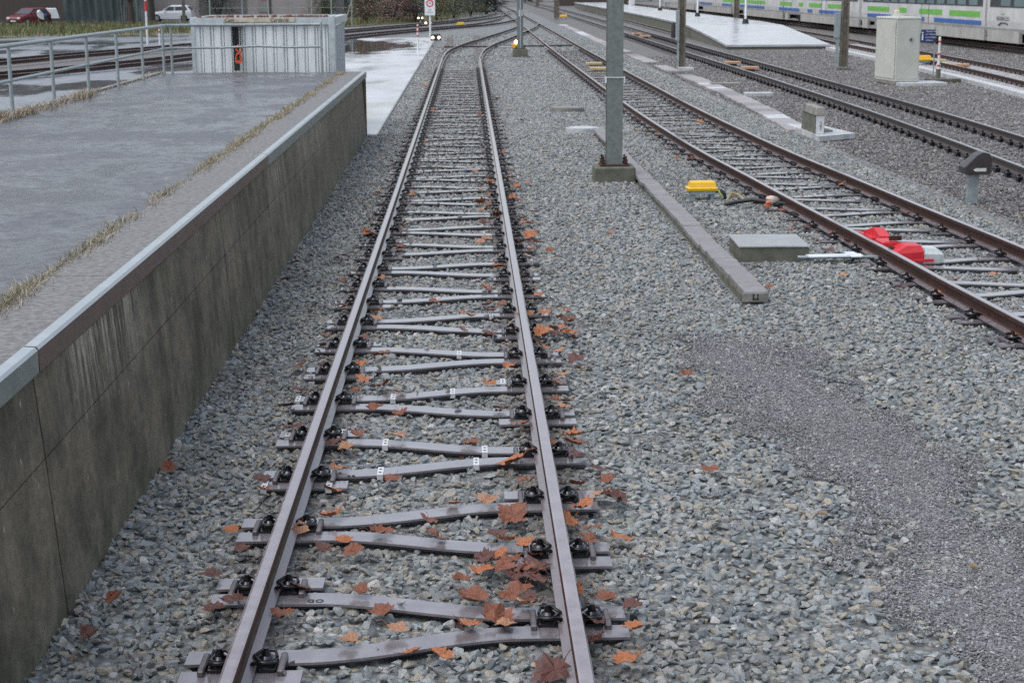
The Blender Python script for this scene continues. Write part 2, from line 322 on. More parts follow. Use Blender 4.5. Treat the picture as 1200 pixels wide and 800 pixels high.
for a, b2, fm in ((-8, 7.68, 'copg'), (7.70, 16.9, 'copb'), (16.93, 24.7, 'copg'), (24.72, 33.75, 'copg')):
    mb = MB()
    mb.loft([[(-2.095, y, 1.17), (-2.088, y, 1.18), (-2.088, y, 1.288), (-2.1, y, 1.304), (-2.155, y, 1.307), (-2.158, y, 1.29), (-2.13, y, 1.17)] for y in (a, b2)])
    for i, f in enumerate(mb.f):
        zs = [mb.v[k][2] for k in f]; xs = [mb.v[k][0] for k in f]
        if min(zs) > 1.285 or (min(zs) > 1.28 and min(xs) < -2.09): mb.m[i] = 1
    o = rb(mb, 'edge_channel', [M[fm], M['copt']]); o['label'] = {'copg': 'grey green steel edge channel', 'copb': 'brown painted steel edge channel'}[fm]
m, nt, b, L = base('damp_asphalt'); v = coords(nt, 'World')
f = noise(nt, coords(nt, 'World', (1, .7, 1)), 1.0, 9, .72)
r = ramp(nt, [(.3, (.085, .087, .094)), (.55, (.125, .128, .137)), (.72, (.175, .18, .192))]); L(noise(nt, v, 1.0, 8, .7), r.inputs[0])
gr = noise(nt, v, 45, 4, .85)
colr = mixc(nt, .7, r.outputs[0], mixc(nt, 1, r.outputs[0], mixc(nt, mapr(nt, gr, .3, .7), (.3, .3, .3), (1.8, 1.8, 1.8)), 'MULTIPLY'))
mid = noise(nt, v, 11, 6, .75); colr = mixc(nt, mapr(nt, mid, .4, .58, .75, 0), colr, (.06, .058, .066))
L(colr, b.inputs['Base Color']); L(mapr(nt, f, .47, .57, .5, .07), b.inputs['Roughness'])
bump(nt, gr, .6, .008, b); M['asphalt'] = m
mb = MB(); N = 40
rs = []
for i in range(N + 1):
    y = -8 + 41.72 * i / N
    rs.append([(-2.53 + .02 * math.sin(y * 3.1) + .015 * math.sin(y * 7.7), y, 1.288), (-4.2, y, 1.296), (-6.22, y, 1.285), (-6.22, y, 1.13), (-2.53, y, 1.13)])
mb.loft(rs); rb(mb, 'asphalt_top', M['asphalt'])
mb = MB(); mb.box(-6.27, 12.85, -.15, .1, 41.7, 1.47); rb(mb, 'left_kerb', M['conc'])

# dry grass growing in the joints of the ramp
def tufts(name, pts, mats, h=(.06, .14), w=.006, lean=.5, parent=None):
    mb = MB()
    for x, y, z in pts:
        a = random.uniform(0, 2 * PI); hh = random.uniform(*h); l = random.uniform(.1, lean) * hh; dx, dy = math.cos(a), math.sin(a)
        b_ = random.uniform(0, PI); ux, uy = math.cos(b_) * w, math.sin(b_) * w
        mi = random.randrange(len(mats))
        mb.add([(x - ux, y - uy, z), (x + ux, y + uy, z), (x + dx * l * .4 + ux * .7, y + dy * l * .4 + uy * .7, z + hh * .6), (x + dx * l * .4 - ux * .7, y + dy * l * .4 - uy * .7, z + hh * .6), (x + dx * l * 1.3, y + dy * l * 1.3, z + hh)],
               [(0, 1, 2, 3), (3, 2, 4)], mi)
    return mb.build(name, mats, parent, recalc=False)
def gmat(name, c_):
    return mat(name, c_, tuple(x * .7 for x in c_), 20, .7, 0, 0)
M['dry1'] = gmat('dry_straw', (.46, .39, .29)); M['dry2'] = gmat('dry_brown_grass', (.31, .26, .19)); M['dry3'] = gmat('olive_grass', (.17, .17, .07))
pts = []
CL = [(random.uniform(7, 33.5), random.uniform(.05, .35), random.uniform(.015, .05), random.uniform(.35, 1)) for _ in range(130)]
for cy_, sp_, wd_, ht_ in CL:
    cx_ = -2.55 + random.gauss(0, .02)
    for _ in range(int(150 * sp_ * 2 * (1.4 if cy_ > 18 else .7) + 12)):
        y = random.gauss(cy_, sp_)
        if 7 < y < 33.5: pts.append((cx_ + random.gauss(0, wd_), y, 1.288))
g = tufts('dry_grass', pts, [M['dry1'], M['dry1'], M['dry2'], M['dry3']], (.015, .065), .003, 1.6); tag(g, kind='stuff')
pts = []
for _ in range(5200):
    y = random.uniform(14, 33)
    d = (1 if 21.5 < y < 23 or 25.8 < y < 26.8 else .3) if y < 27 else .05
    if random.random() < d: pts.append((-6.13 + random.gauss(0, .055), y, 1.28))
g = tufts('dry_grass', pts, [M['dry1'], M['dry2'], M['dry1']], (.05, .17), .007, .9); tag(g, kind='stuff')

# ------------------------------------------------------------------ handrail
hr = empty('ramp_railing', (-6.12, 22.1, 1.3), 0, 'grey tubular steel railing along the far edge of the ramp', 'railing')
def hb(mb, name, m=M['galv']): o = mb.build(name, m, hr); o.location = (6.12, -22.1, -1.3); return o
px = [13.0, 15.3, 17.55, 19.8, 22.1, 24.35, 26.6, 28.85, 31.1, 33.25]
for y in px: hb(MB().tube([(-6.12, y, 1.2), (-6.12, y, 2.24)], .027, 8), 'post')
hb(MB().tube([(-6.0, 33.5, 1.2), (-6.0, 33.5, 2.24)], .027, 8), 'post'); hb(MB().tube([(-2.98, 33.62, 1.2), (-2.98, 33.62, 2.3)], .027, 8), 'post')
hb(MB().tube([(-6.12, 12, 2.25), (-6.12, 33.2, 2.25), (-6.09, 33.42, 2.25), (-5.95, 33.52, 2.25), (-2.98, 33.62, 2.25)], .03, 8), 'top_rail')
hb(MB().tube([(-6.12, 12, 1.79), (-6.12, 33.2, 1.79), (-6.09, 33.42, 1.79), (-5.95, 33.52, 1.8), (-5.0, 33.55, 1.80), (-4.3, 33.6, 1.825), (-3.6, 33.58, 1.80), (-2.98, 33.62, 1.81)], .024, 8), 'middle_rail')

# ------------------------------------------------------------------ corrugated skip beyond the ramp
sk = empty('corrugated_skip', (-4.2, 35.7, -.03), 0, 'large galvanised corrugated steel skip standing at the end of the ramp', 'skip')
def sb(mb, name, m, parent=sk):
    o = mb.build(name, m, parent); o.location = (4.2, -35.7, .03) if parent is sk else (0, 0, 0); return o
M['corr'] = mat('streaked_galvanised_sheet', (.88, .91, .91), (.70, .73, .73), 2.5, .45, .0, .1, 40, kind='World', stretch=(4, 1, .5))
def corr(x0, x1, y0, depth, period, z0, z1, axis='x'):
    pts = []; n = int(round((x1 - x0) / period)); p = (x1 - x0) / n
    for i in range(n):
        a = x0 + i * p; q = (.04 if i % 5 == 2 else 0) * p
        pts += [(a, 0), (a + p * (.60 + q), 0), (a + p * .63, depth), (a + p * .74, depth), (a + p * .77, 0), (a + p * .90, 0), (a + p * .92, depth * .8), (a + p * .985, depth * .8)]
    pts.append((x1, 0)); mb = MB(); k = len(pts)
    f = (lambda a, d, z: (a, y0 + d, z)) if axis == 'x' else (lambda a, d, z: (y0 - d, a, z))
    mb.add([f(a, d, z0) for a, d in pts] + [f(a, d, z1) for a, d in pts], [(i, i + 1, k + i + 1, k + i) for i in range(k - 1)]); return mb
sb(corr(-5.64, -2.86, 34.05, .055, .222, .05, 2.25), 'front_sheet', M['corr'])
sb(corr(34.1, 37.3, -2.78, .03, .64, .05, 2.2, 'y'), 'side_sheet', mat('shaded_side_sheet', (.40, .45, .48), (.32, .36, .39), 4, .45, .1))  # right side lies in shade: its sheet is coloured a darker blue grey
sb(corr(34.1, 37.3, -5.62, -.05, .222, .05, 2.2, 'y'), 'side_sheet', M['corr'])
sb(corr(-5.64, -2.86, 37.35, -.05, .222, .05, 2.2), 'back_sheet', M['corr'])
mb = MB(); mb.box(-4.2, 35.7, 0, 2.6, 3.0, 1.9); sb(mb, 'load', mat('scrap_load', (.12, .09, .08), (.07, .06, .05), 6, .8))
mb = MB()
mb.box(-4.21, 34.03, 2.24, 2.8, .10, .15); mb.box(-4.21, 37.36, 2.24, 2.8, .1, .15); mb.box(-5.655, 35.7, 2.24, .1, 3.24, .15); mb.box(-2.775, 35.72, 2.24, .12, 3.2, .15)
mb.box(-2.79, 34.035, 0, .13, .13, 2.42, b=.01); mb.box(-5.64, 34.06, 0, .07, .1, 2.34)
sb(mb, 'top_frame', mat('pale_galvanised_frame', (.55, .6, .61), (.4, .45, .46), 6, .42, .1))
mb = MB(); mb.box(-4.27, 33.965, 2.295, 1.46, .02, .085); ban = sb(mb, 'name_board', mat('worn_cream_board', (.62, .55, .42), (.45, .38, .28), 9, .6))
for body, x in (('Cam', -4.88), ('Cardania', -3.86)):
    t_ = text(body, .105, 'lettering', M['ink'], ban, (x, 33.952, 2.335), (PI / 2, 0, 0), shear=.25)
mb = MB(); random.seed(3)
for i in range(46):
    x = -5.55 + 2.7 * i / 46; r_ = random.uniform(.012, .035)
    if random.random() < .75: mb.tube([(x, 34.02, 2.392), (x + random.uniform(.03, .12), 34.03, 2.4 + r_ * .6)], r_, 5)
sb(mb, 'scrap_pieces', mat('rusty_scrap', (.23, .08, .05), (.08, .05, .045), 12, .8))['kind'] = 'stuff'
for a in (-4.93, -4.6): pass
ch = empty('hoist_chain', (-4.72, 33.92, 1.35), 0, 'black chain hoist with orange hook hanging on the skip', 'chain hoist')
for dx in (-.1, -.045, .01, .06):
    mb = MB(); z = 2.29
    while z > 1.83: mb.tube([(-4.72 + dx, 33.90, z), (-4.72 + dx + .008, 33.905, z - .035)], .013, 5); z -= .045
    o = mb.build('chain', M['black'], ch); o.location = (4.72, -33.92, -1.35)
o = MB().box(-4.75, 33.93, 1.32, .12, .02, .95).build('dark_slot', M['black'], ch); o.location = (4.72, -33.92, -1.35)
o = MB().box(-4.71, 33.89, 2.2, .24, .06, .1, b=.01).build('hoist_block', mat('brown_block', (.1, .06, .04)), ch); o.location = (4.72, -33.92, -1.35)
mb = MB(); hk = [(-4.72, 33.88, 1.84), (-4.66, 33.88, 1.80), (-4.63, 33.88, 1.74), (-4.67, 33.88, 1.68), (-4.73, 33.88, 1.66), (-4.75, 33.88, 1.60), (-4.76, 33.88, 1.5)]
mb.tube(hk, .019, 8); mb.tube([(-4.76, 33.88, 1.75), (-4.70, 33.88, 1.70), (-4.66, 33.88, 1.62), (-4.65, 33.88, 1.5)], .02, 8); mb.box(-4.71, 33.88, 1.47, .11, .03, .06)
o = mb.build('hook', M['orange'], ch); o.location = (4.72, -33.92, -1.35)

# ------------------------------------------------------------------ rails
RP = [(.0625, 0), (.0625, .011), (.022, .028), (.009, .042), (.009, .108), (.033, .120), (.0345, .148), (.031, .157), (.02, .161), (-.02, .161), (-.031, .157), (-.0345, .148), (-.033, .120), (-.009, .108), (-.009, .042), (-.022, .028), (-.0625, .011), (-.0625, 0)]
NR = len(RP)
def rail(path, label, head='head', z=.009, group=None):
    o0 = Vector((path[0][0], path[0][1], 0))
    mb = MB(); mb.sweep(RP, [(x - o0.x, y - o0.y, z) for x, y in path])
    for i in range(len(mb.f) - 2):
        k = i % NR
        if k in (7, 8, 9): mb.m[i] = 1
        if k in (0, 1, 15, 16): mb.m[i] = 2
    return tag(mb.build('rail', [M['rust_dark' if head == 'head_shiny' else 'rust'], M[head], M['railfoot' if head == 'head' else 'rust_dark']], loc=o0), label, 'rail', group)
def offs(poly, d):
    out = []
    for i, p in enumerate(poly):
        a, b = poly[max(i - 1, 0)], poly[min(i + 1, len(poly) - 1)]; t = Vector((b[0] - a[0], b[1] - a[1])).normalized()
        out.append((p[0] + t.y * d, p[1] - t.x * d))
    return out
T1 = catmull([(-.29, -5), (-.29, 20), (-.29, 58), (-.27, 67), (-.08, 75)], 2)
rail(catmull([(-1.04, -6), (-1.04, 60), (-1.02, 68), (-.88, 75), (-.28, 83), (.5, 90), (1.6, 100), (2.7, 110), (3.65, 119.7), (4.03, 125)], 2), 'brown left rail of the near track beside the ramp')
rail(catmull([(.465, -6), (.465, 60), (.52, 68), (.76, 75.5), (1.4, 83.8), (2.3, 92), (3.1, 100), (4.05, 109.2), (5.0, 120), (5.52, 129)], 2), 'brown right rail of the near track with leaves along it')
T2 = catmull([(6.4, 6), (5.87, 10), (5.49, 13.45), (5.31, 17.5), (5.13, 21), (4.98, 24.5), (4.78, 29), (4.63, 37.5), (4.61, 47.5), (4.62, 75), (4.75, 109), (4.83, 150), (4.75, 200), (4.2, 300)], 1.5)
rail(offs(T2, -.7525), 'left rail of the second track with the red derailer beside it')
rail(offs(T2, .7525), 'right rail of the second track next to the walkway lids')
T3 = catmull([(8.6, 12), (9.2, 20), (9.53, 26), (9.75, 31), (9.97, 38), (10.12, 50), (10.18, 60), (10.26, 75), (10.45, 105), (10.7, 140), (11, 220), (11, 320)], 2)
rail(offs(T3, -.7525), 'left rail of the main track behind the dwarf signal', 'head_shiny')
rail(offs(T3, .7525), 'right rail of the main track in front of the grey cabinet', 'head_shiny')
rail([(12.45, 96), (12.85, 104), (13.25, 130), (13.9, 180), (14.3, 215)], 'single rail lying along the foot of the platform')
T5 = catmull([(14.5, 28), (16.0, 38), (17.4, 50), (18.45, 64), (19.2, 80), (19.9, 95), (20.6, 120), (21.0, 160), (21.2, 230)], 2)
rail(offs(T5, -.7525), 'near rail of the track behind the blue sign', 'head'); rail(offs(T5, .7525), 'far rail of the track behind the blue sign', 'head')
T6 = [(25.75, 40), (25.75, 330)]
rail(offs(T6, -.7525), 'near rail of the track under the train'); rail(offs(T6, .7525), 'far rail of the track under the train')
T7b = catmull([(-21, 44), (-16.1, 56.5), (-13.9, 63), (-11.95, 70.8), (-7.2, 97), (-2.9, 114), (.9, 127), (3.2, 143), (4.3, 165), (4.6, 185)], 2)
T7a = catmull([(-25, 52), (-18.7, 66), (-17.1, 77), (-14.2, 84), (-8.6, 109), (-3.2, 131), (1.0, 150), (3.6, 175), (4.3, 205)], 2)
T7a = catmull([(-26, 50), (-20.5, 62), (-17.3, 74), (-14.2, 85), (-8.6, 109), (-3.2, 130), (1.0, 150), (3.6, 175), (4.3, 205)], 2)
for T, nm in ((T7b, 'nearer'), (T7a, 'farther')):
    rail(offs(T, -.7525), 'left rail of the %s track curving past the yard' % nm); rail(offs(T, .7525), 'right rail of the %s track curving past the yard' % nm)

# ------------------------------------------------------------------ steel Y sleepers
def fastening(parent, x, y, detail=True):
    """clamps of one rail seat, both sides of the rail, in sleeper coordinates"""
    for s_ in (-1, 1):
        cx = x + s_ * .105; mb = MB()
        mb.box(cx + s_ * .008, y, .0, .085, .13, .02, b=.006)                     # guide plate
        for q in (-1, 1):                                                   # the two loops of the tension clamp
            mb.tube([(cx - s_ * .045, y + q * .012, .028), (cx - s_ * .06, y + q * .045, .032), (cx - s_ * .02, y + q * .075, .05), (cx + s_ * .035, y + q * .07, .048), (cx + s_ * .045, y + q * .035, .035), (cx + s_ * .012, y + q * .02, .034)], .0095, 6 if detail else 4)
        cl = mb.build('rail_clamp', M['blackclip'], parent)
        if detail:
            mb = MB(); mb.cyl(cx, y, .03, .046, .016, 16, 0, .042); mb.cyl(cx, y, .046, .034, .012, 16, 0, .024); mb.cyl(cx, y, .056, .0225, .028, 6, 0, .019); mb.cyl(cx, y, .084, .013, .008, 8)
            mb.build('bolt', M['bolt'], cl)
        mb = MB(); mb.box(x + s_ * .177, y, 0, .03, .21, .028, b=.006); mb.build('rib', M['rib'], parent)
    mb = MB(); mb.box(x, y, -.03, .30, .10, .031); mb.box(x, y, .0, .15, .13, .009); mb.build('base_plate', M['blackclip'], parent)
def ypaths():
    n = 14; a = []
    for s_ in (-1, 1):
        p = [(1.025, s_ * .12)]
        for i in range(n + 1):
            x = .52 - 1.04 * i / n; t = i / n; t = t * t * (3 - 2 * t); p.append((x, s_ * (.12 + .24 * t)))
        p.append((-1.025, s_ * .36)); a.append(p)
    return a
YP = ypaths()
def ysleeper(detail):
    o = empty('y_sleeper')
    prof = [(-.075, 0), (.075, 0), (.075, -.013), (.008, -.017), (.008, -.085), (.06, -.09), (.06, -.1), (-.06, -.1), (-.06, -.09), (-.008, -.085), (-.008, -.017), (-.075, -.013)]
    for p in YP:
        MB().sweep(prof, [(x, y, 0) for x, y in p]).build('beam', M['sleeper'], o)
    for s_ in (-1, 1):
        MB().sweep(prof, [(-1.025, s_ * .585, -.002), (-.48, s_ * .585, -.002)]).build('short_beam', M['sleeper'], o)
    MB().box(.22, 0, -.06, .03, .2, .03).build('cross_tie', M['rust'], o)
    for x, y in ((.7525, 0), (-.7525, -.47), (-.7525, .47)): fastening(o, x, y, detail)
    return o
yA = ysleeper(True); yB = ysleeper(False); tA, tB = tree_of(yA), tree_of(yB)
SL = []     # (track, number, y, angle, trunk side, object)
def place_sleepers(line, y0, y1, step, first_right, tr, near_until, lab, grp):
    y = y0; k = 0; right = first_right
    while y < y1:
        x, a = at_y(line, y)
        near = y < near_until; src = (yA, tA) if near else (yB, tB)
        if not src[0].get('category'): o = src[0]
        else: o = copy_tree(src[1])
        o.location = (x, y, 0); o.rotation_euler = (0, 0, a + (0 if right else PI)); o.name = 'y_sleeper'
        SL.append([tr, k, x, y, a, right, o]); tag(o, 'tmp', 'sleeper', grp)
        y += step; k += 1; right = not right
place_sleepers(T1, 5.9025, 60.5, 1.4275, False, 1, 24, '', 'steel Y sleepers of the near track')
n1 = len(SL)
place_sleepers(T2, 10.2, 78, 1.43, True, 2, 21, '', 'steel Y sleepers of the second track')
for s_ in SL:
    tr, k, x, y, a, right, o = s_
    kk = k - 1 if tr == 1 else k - 2      # the first ones lie below the frame
    side = 'right' if right else 'left'
    which, edge_ = ('near', 'bottom edge') if tr == 1 else ('second', 'right edge')
    o['label'] = '%s-joined steel Y sleeper of the %s track, %s from the %s' % (side, which, nth(max(1, kk + (1 if tr == 1 else 2))), edge_)
bpy.context.view_layer.update()
# stamped numbers and white clips
def near_sleeper(tr, y, want=None):
    c_ = [s_ for s_ in SL if s_[0] == tr and (want is None or s_[5] == want)]; return min(c_, key=lambda s_: abs(s_[3] - y))
for body, wx, wy in (('64', -.84, 6.90), ('GO', -.79, 7.65), ('02', -.74, 8.52), ('99', -.76, 9.76), ('64', .24, 9.1), ('GO', .27, 8.3), ('99', .19, 11.33)):
    s_ = min([q for q in SL if q[0] == 1], key=lambda q: min(min(math.hypot(wx - (q[2] + p[0] * (1 if q[5] else -1)), wy - (q[3] + p[1] * (1 if q[5] else -1))) for p in path) for path in YP))
    sg = 1 if s_[5] else -1
    text(body, .055, 'stamped_number', M['ink'], s_[6], ((wx - s_[2]) * sg, (wy - s_[3]) * sg, .0015), (0, 0, 0 if s_[5] else PI))
M['tagw'] = M['tag']
for wx, wy in [(-.585, 11.75), (-.143, 11.9), (-1.26, 10.75), (-.883, 10.76), (-.582, 10.46), (.082, 10.3), (-.581, 9.78), (.025, 9.97), (-.882, 9.56), (.242, 12.19), (-1.279, 9.53), (-1.29, 11.95), (-.1, 13.05), (.19, 14.9)]:
    best = None
    for q in SL:
        if q[0] != 1: continue
        sg = 1 if q[5] else -1; lx, ly = (wx - q[2]) * sg, (wy - q[3]) * sg
        for path in YP + [[(-1.025, .585), (-.48, .585)], [(-1.025, -.585), (-.48, -.585)]]:
            if not min(path[0][0], path[-1][0]) - .02 <= lx <= max(path[0][0], path[-1][0]) + .02: continue
            pp = sorted(path); yy = next((a_[1] + (b_[1] - a_[1]) * (lx - a_[0]) / max(1e-6, b_[0] - a_[0]) for a_, b_ in zip(pp, pp[1:]) if a_[0] <= lx <= b_[0]), pp[0][1])
            if best is None or abs(yy - ly) < best[0]: best = (abs(yy - ly), q, lx, yy)
    if best and best[0] < .25:
        _, q, lx, yy = best; mb = MB(); mb.box(lx, yy, .001, .038, .165, .004); mb.box(lx, yy + .08, -.03, .038, .006, .034); mb.box(lx, yy - .08, -.03, .038, .006, .034)
        cl = mb.build('white_clip', M['tag'], q[6])
        mb = MB(); mb.cyl(lx, yy + .032, .005, .009, .002, 8); mb.cyl(lx, yy - .032, .005, .009, .002, 8); mb.build('hole', M['ink'], cl)

# ------------------------------------------------------------------ plain sleepers of the other tracks
def plain(m, z, w=.24, l=2.5, ends=False):
    o = empty('sleeper')
    MB().box(0, 0, -.15, l, w, .15 + z, b=.01).build('body', m, o)
    for x in (-.7525, .7525):
        for s_ in (-1, 1):
            mb = MB(); mb.box(x + s_ * .1, 0, z, .075, .11, .035 - z, b=.01); mb.cyl(x + s_ * .105, 0, .04, .025, .03, 6)
            mb.build('rail_clamp', M['blackclip'], o)
    return o
M['oldwood'] = mat('old_sleeper', (.11, .1, .105), (.07, .065, .065), 6, .8)
M['conc_sl'] = mat('white_concrete_sleeper', (.5, .5, .5), (.3, .28, .27), 5, .5)
def run(line, y0, y1, step, proto, what, grp):
    t = tree_of(proto); y = y0; k = 0
    while y < y1:
        o = proto if k == 0 else copy_tree(t); x, a = at_y(line, y); o.location = (x, y, 0); o.rotation_euler = (0, 0, a)
        tag(o, what % nth(k + 1), 'sleeper', grp); y += step; k += 1
bpy.context.view_layer.update()
run(T3, 24.5, 100, .65, plain(M['oldwood'], -.06), 'sunken sleeper of the main track, %s from the dwarf signal end', 'sunken sleepers of the main track')
run(T5, 44, 84, .65, plain(M['conc_sl'], .0), 'pale concrete sleeper behind the blue sign, %s from the right edge', 'pale sleepers behind the blue sign')
# ------------------------------------------------------------------ trackside objects
def solid(root, mb, name, m, lab=None):
    """mb is in world coordinates; root is an empty"""
    o = mb.build(name, m, root); l = root.location; r = root.rotation_euler.z
    o.matrix_parent_inverse = Matrix.Identity(4)
    if abs(r) < 1e-9: o.location = (-l.x, -l.y, -l.z)
    if lab: o['label'] = lab
    return o
BLOCK = []      # no stones here: (cx, cy, sx, sy, rot)
# steel mast in front
def mast(x, y, h, w, label, base_top=.2, bolts=True):
    o = empty('catenary_mast', (x, y, 0), 0, label, 'mast')
    z = base_top
    MB().box(0, 0, -.15, .66, .62, .15 + z, tx=.97, ty=.97, b=.02).build('foundation', M['conc_dark'], o)
    BLOCK.append((x, y, .7, .66, 0))
    mb = MB(); mb.box(0, 0, z, .46, .42, .03, b=.005)
    for sx in (-1, 1):
        for sy in (-1, 1):
            mb.cyl(sx * .18, sy * .16, z, .014, .16, 8); mb.cyl(sx * .18, sy * .16, z + .03, .032, .03, 6); mb.cyl(sx * .18, sy * .16, z + .075, .03, .028, 6)
    mb.build('base_plate', M['rust'], o)
    t = .016; mb = MB()
    mb.box(0, -w / 2 + t / 2, z + .03, w, t, h); mb.box(0, w / 2 - t / 2, z + .03, w, t, h); mb.box(0, 0, z + .03, t * .7, w - 2 * t - .004, h)
    mb.build('column', M['mast'], o)
    return o
m1 = mast(2.30, 25.75, 9, .25, 'thick grey steel mast on a mossy concrete block between the two nearest tracks')
mb = MB(); mb.box(0, -.134, 1.58, .27, .012, .012); mb.box(-.145, -.1, 1.5, .02, .06, .1); mb.box(.145, -.1, 1.5, .02, .06, .1); mb.build('marker_band', M['white'], m1)
m2 = mast(2.28, 71.9, 9, .26, 'farther grey steel mast standing where the near track starts to bend', .3)
MB().tube([(.02, -.18, .35), (.02, -.18, 4)], .035, 8).build('conduit', M['galv'], m2); MB().box(.02, -.16, 1.7, .16, .03, .28).build('number_plate', M['tag'], m2)
def lattice(x, y, label, w=.30, box=None, m='woodpost'):
    o = empty('catenary_mast', (x, y, 0), 0, label, 'mast')
    MB().box(0, 0, -.15, .42, .36, .16, b=.02).build('foundation', M['conc_dark'], o)
    mb = MB(); H_ = 9
    for s_ in (-1, 1):
        rs = []
        for z, f in ((.05, 1.), (H_, .55)):
            cx = s_ * (w / 2 - .03) * f; rs.append([(cx - .035, -.07, z), (cx + .035, -.07, z), (cx + .035, .07, z), (cx - .035, .07, z)])
        mb.loft(rs)
    mb.build('upright', M[m], o)
    mb = MB(); z = .1; k = 0
    while z < H_ - .5:
        f = 1 - .45 * z / H_; a = (w / 2 - .03) * f; mb.tube([(-a * (-1) ** k, -.06, z), (a * (-1) ** k, -.06, z + .33)], .012, 4); mb.box(0, .055, z, a * 2, .01, .06); z += .33; k += 1
    mb.loft([[(-w / 2 + .05, -.012, .05), (w / 2 - .05, -.012, .05), (w / 2 - .05, .012, .05), (-w / 2 + .05, .012, .05)], [(-w * .22, -.012, H_), (w * .22, -.012, H_), (w * .22, .012, H_), (-w * .22, .012, H_)]])
    mb.build('lacing', M[m], o)
    if box:
        bx, z0, z1, bw = box; MB().box(bx, -.1, z0, bw, .16, z1 - z0, b=.012).build('switch_box', M['galv'], o); MB().box(bx + .03, -.1, .02, bw * .5, .08, z0).build('conduit', M['galv'], o)
    return o
lattice(7.86, 60.5, 'brown lattice mast with a pale conduit between the second track and the main track', .30, (-.16, 1.0, 2.1, .13))
lattice(13.72, 59.75, 'brown lattice mast with a pale switch box left of the grey cabinet', .30, (-.3, 1.1, 1.98, .2))
lattice(8.35, 155, 'distant brown mast with a white stake and yellow box at its foot', .5)
lattice(10.4, 246, 'most distant brown mast beside the rails at the top of the photo', .5)
lattice(19.9, 122, 'grey brown mast standing on the far platform', .42)
# yellow box
def ybox(x, y, label, sc=1., hi=True):
    o = empty('track_device', (x, y, 0), .05, label, 'track device')
    def P(mb, n, m):
        q = mb.build(n, m, o); q.scale = (sc,) * 3; return q
    mb = MB(); mb.loft([[(-.22, -.14, .10), (.2, -.14, .10), (.2, .14, .10), (-.22, .14, .10)], [(-.225, -.145, .135), (.205, -.145, .135), (.205, .145, .135), (-.225, .145, .135)], [(-.19, -.115, .145), (.19, -.115, .145), (.19, .115, .145), (-.19, .115, .145)], [(-.17, -.095, .215), (.18, -.095, .215), (.18, .095, .215), (-.17, .095, .215)], [(-.155, -.075, .228), (.165, -.075, .228), (.165, .075, .228), (-.155, .075, .228)]])
    P(mb, 'cover', M['yellow'])
    mb = MB(); mb.box(0, 0, .05, .38, .26, .05, b=.01); mb.box(-.14, 0, -.1, .05, .2, .16); mb.box(.14, 0, -.1, .05, .2, .16); P(mb, 'stand', M['galv'])
    if hi:
        mb = MB(); mb.tube([(.19, -.05, .08), (.26, -.1, .1), (.31, -.12, .05), (.33, -.12, -.05)], .028, 8); P(mb, 'cable', M['black'])
        mb = MB(); mb.tube([(.17, -.1, .12), (.22, -.14, .1), (.25, -.16, .03)], .016, 6); P(mb, 'earth_wire', mat('green_yellow_wire', (.35, .4, .06)))
    return o
ybox(3.36, 23.3, 'bright yellow plastic box on a low stand beside the second track'); BLOCK.append((3.4, 23.25, .34, .2, 0))
ybox(17.25, 62, 'yellow plastic box beside the track behind the grey cabinet', 1.5, False)
ybox(8.95, 154, 'faded yellow box at the foot of the distant mast', 1.6, False)
# cable connector near the derailer
o = empty('cable_connector', (4.2, 22.25, 0), .2, 'round white and orange cable connector against the left rail of the second track', 'connector')
MB().loft([[(r_ * math.cos(a), r_ * math.sin(a), z) for a in [i * PI / 6 for i in range(12)]] for r_, z in ((.08, -.02), (.105, .04), (.10, .09), (.06, .125), (.02, .135))], smooth=True).build('housing', M['conc'], o)
MB().loft([[(-.03 + r_ * math.cos(a), r_ * math.sin(a), z) for a in [i * PI / 6 for i in range(12)]] for r_, z in ((.075, .105), (.055, .13), (.02, .142))], smooth=True).build('cap', mat('salmon_white_plastic', (.6, .36, .27), (.55, .5, .46)), o)
MB().box(-.11, -.1, -.02, .07, .05, .10, b=.015).build('plug', M['orange'], o)
mb = MB(); mb.tube([(-.1, .02, .06), (-.25, .12, .08), (-.42, .3, .03), (-.55, .42, -.02)], .03, 8); mb.tube([(.02, -.1, .05), (.12, -.3, .06), (.15, -.5, .0)], .03, 8); mb.build('cable', M['black'], o)
mb = MB(); mb.tube([(-.5, .5, .02), (-.38, .62, .12), (-.3, .5, .1), (-.28, .35, .03)], .012, 6); mb.build('earth_wire', mat('dull_yellow_wire', (.4, .36, .1)), o)
# box with steel lid + derailer
o = empty('drive_box', (3.42, 18.32, 0), -.02, 'low concrete box with a grey metal lid beside the derailer', 'drive box')
MB().box(0, 0, -.1, .78, .86, .215, b=.012).build('body', M['conc_dark'], o); MB().box(0, 0, .117, .80, .88, .02, b=.006).build('lid', mat('dull_steel_lid', (.36, .37, .37), (.27, .275, .27), 6, .4, .2), o)
MB().box(.0, .62, -.06, .42, .22, .09, b=.01).build('rear_step', M['conc'], o); BLOCK.append((3.42, 18.4, .84, 1.2, 0))
o = empty('derailer', (4.72, 17.9, 0), 0, 'red and white derailer clamped inside the left rail of the second track', 'derailer')
dx, da = at_y(offs(T2, -.7525), 17.9)
o.location = (dx, 17.9, 0); o.rotation_euler = (0, 0, da)
def D(mb, n, m, p=None): return mb.build(n, m, p or o)
mb = MB(); mb.loft([[(.06, .98, .13), (.10, .98, .13), (.10, .98, .15), (.06, .98, .15)], [(.05, .6, .12), (.16, .6, .12), (.15, .6, .175), (.05, .6, .17)], [(.05, .3, .10), (.2, .3, .10), (.18, .3, .16), (.05, .3, .165)]]); mb.box(.13, .44, .1, .13, .05, .05); D(mb, 'derailing_shoe', M['red'])
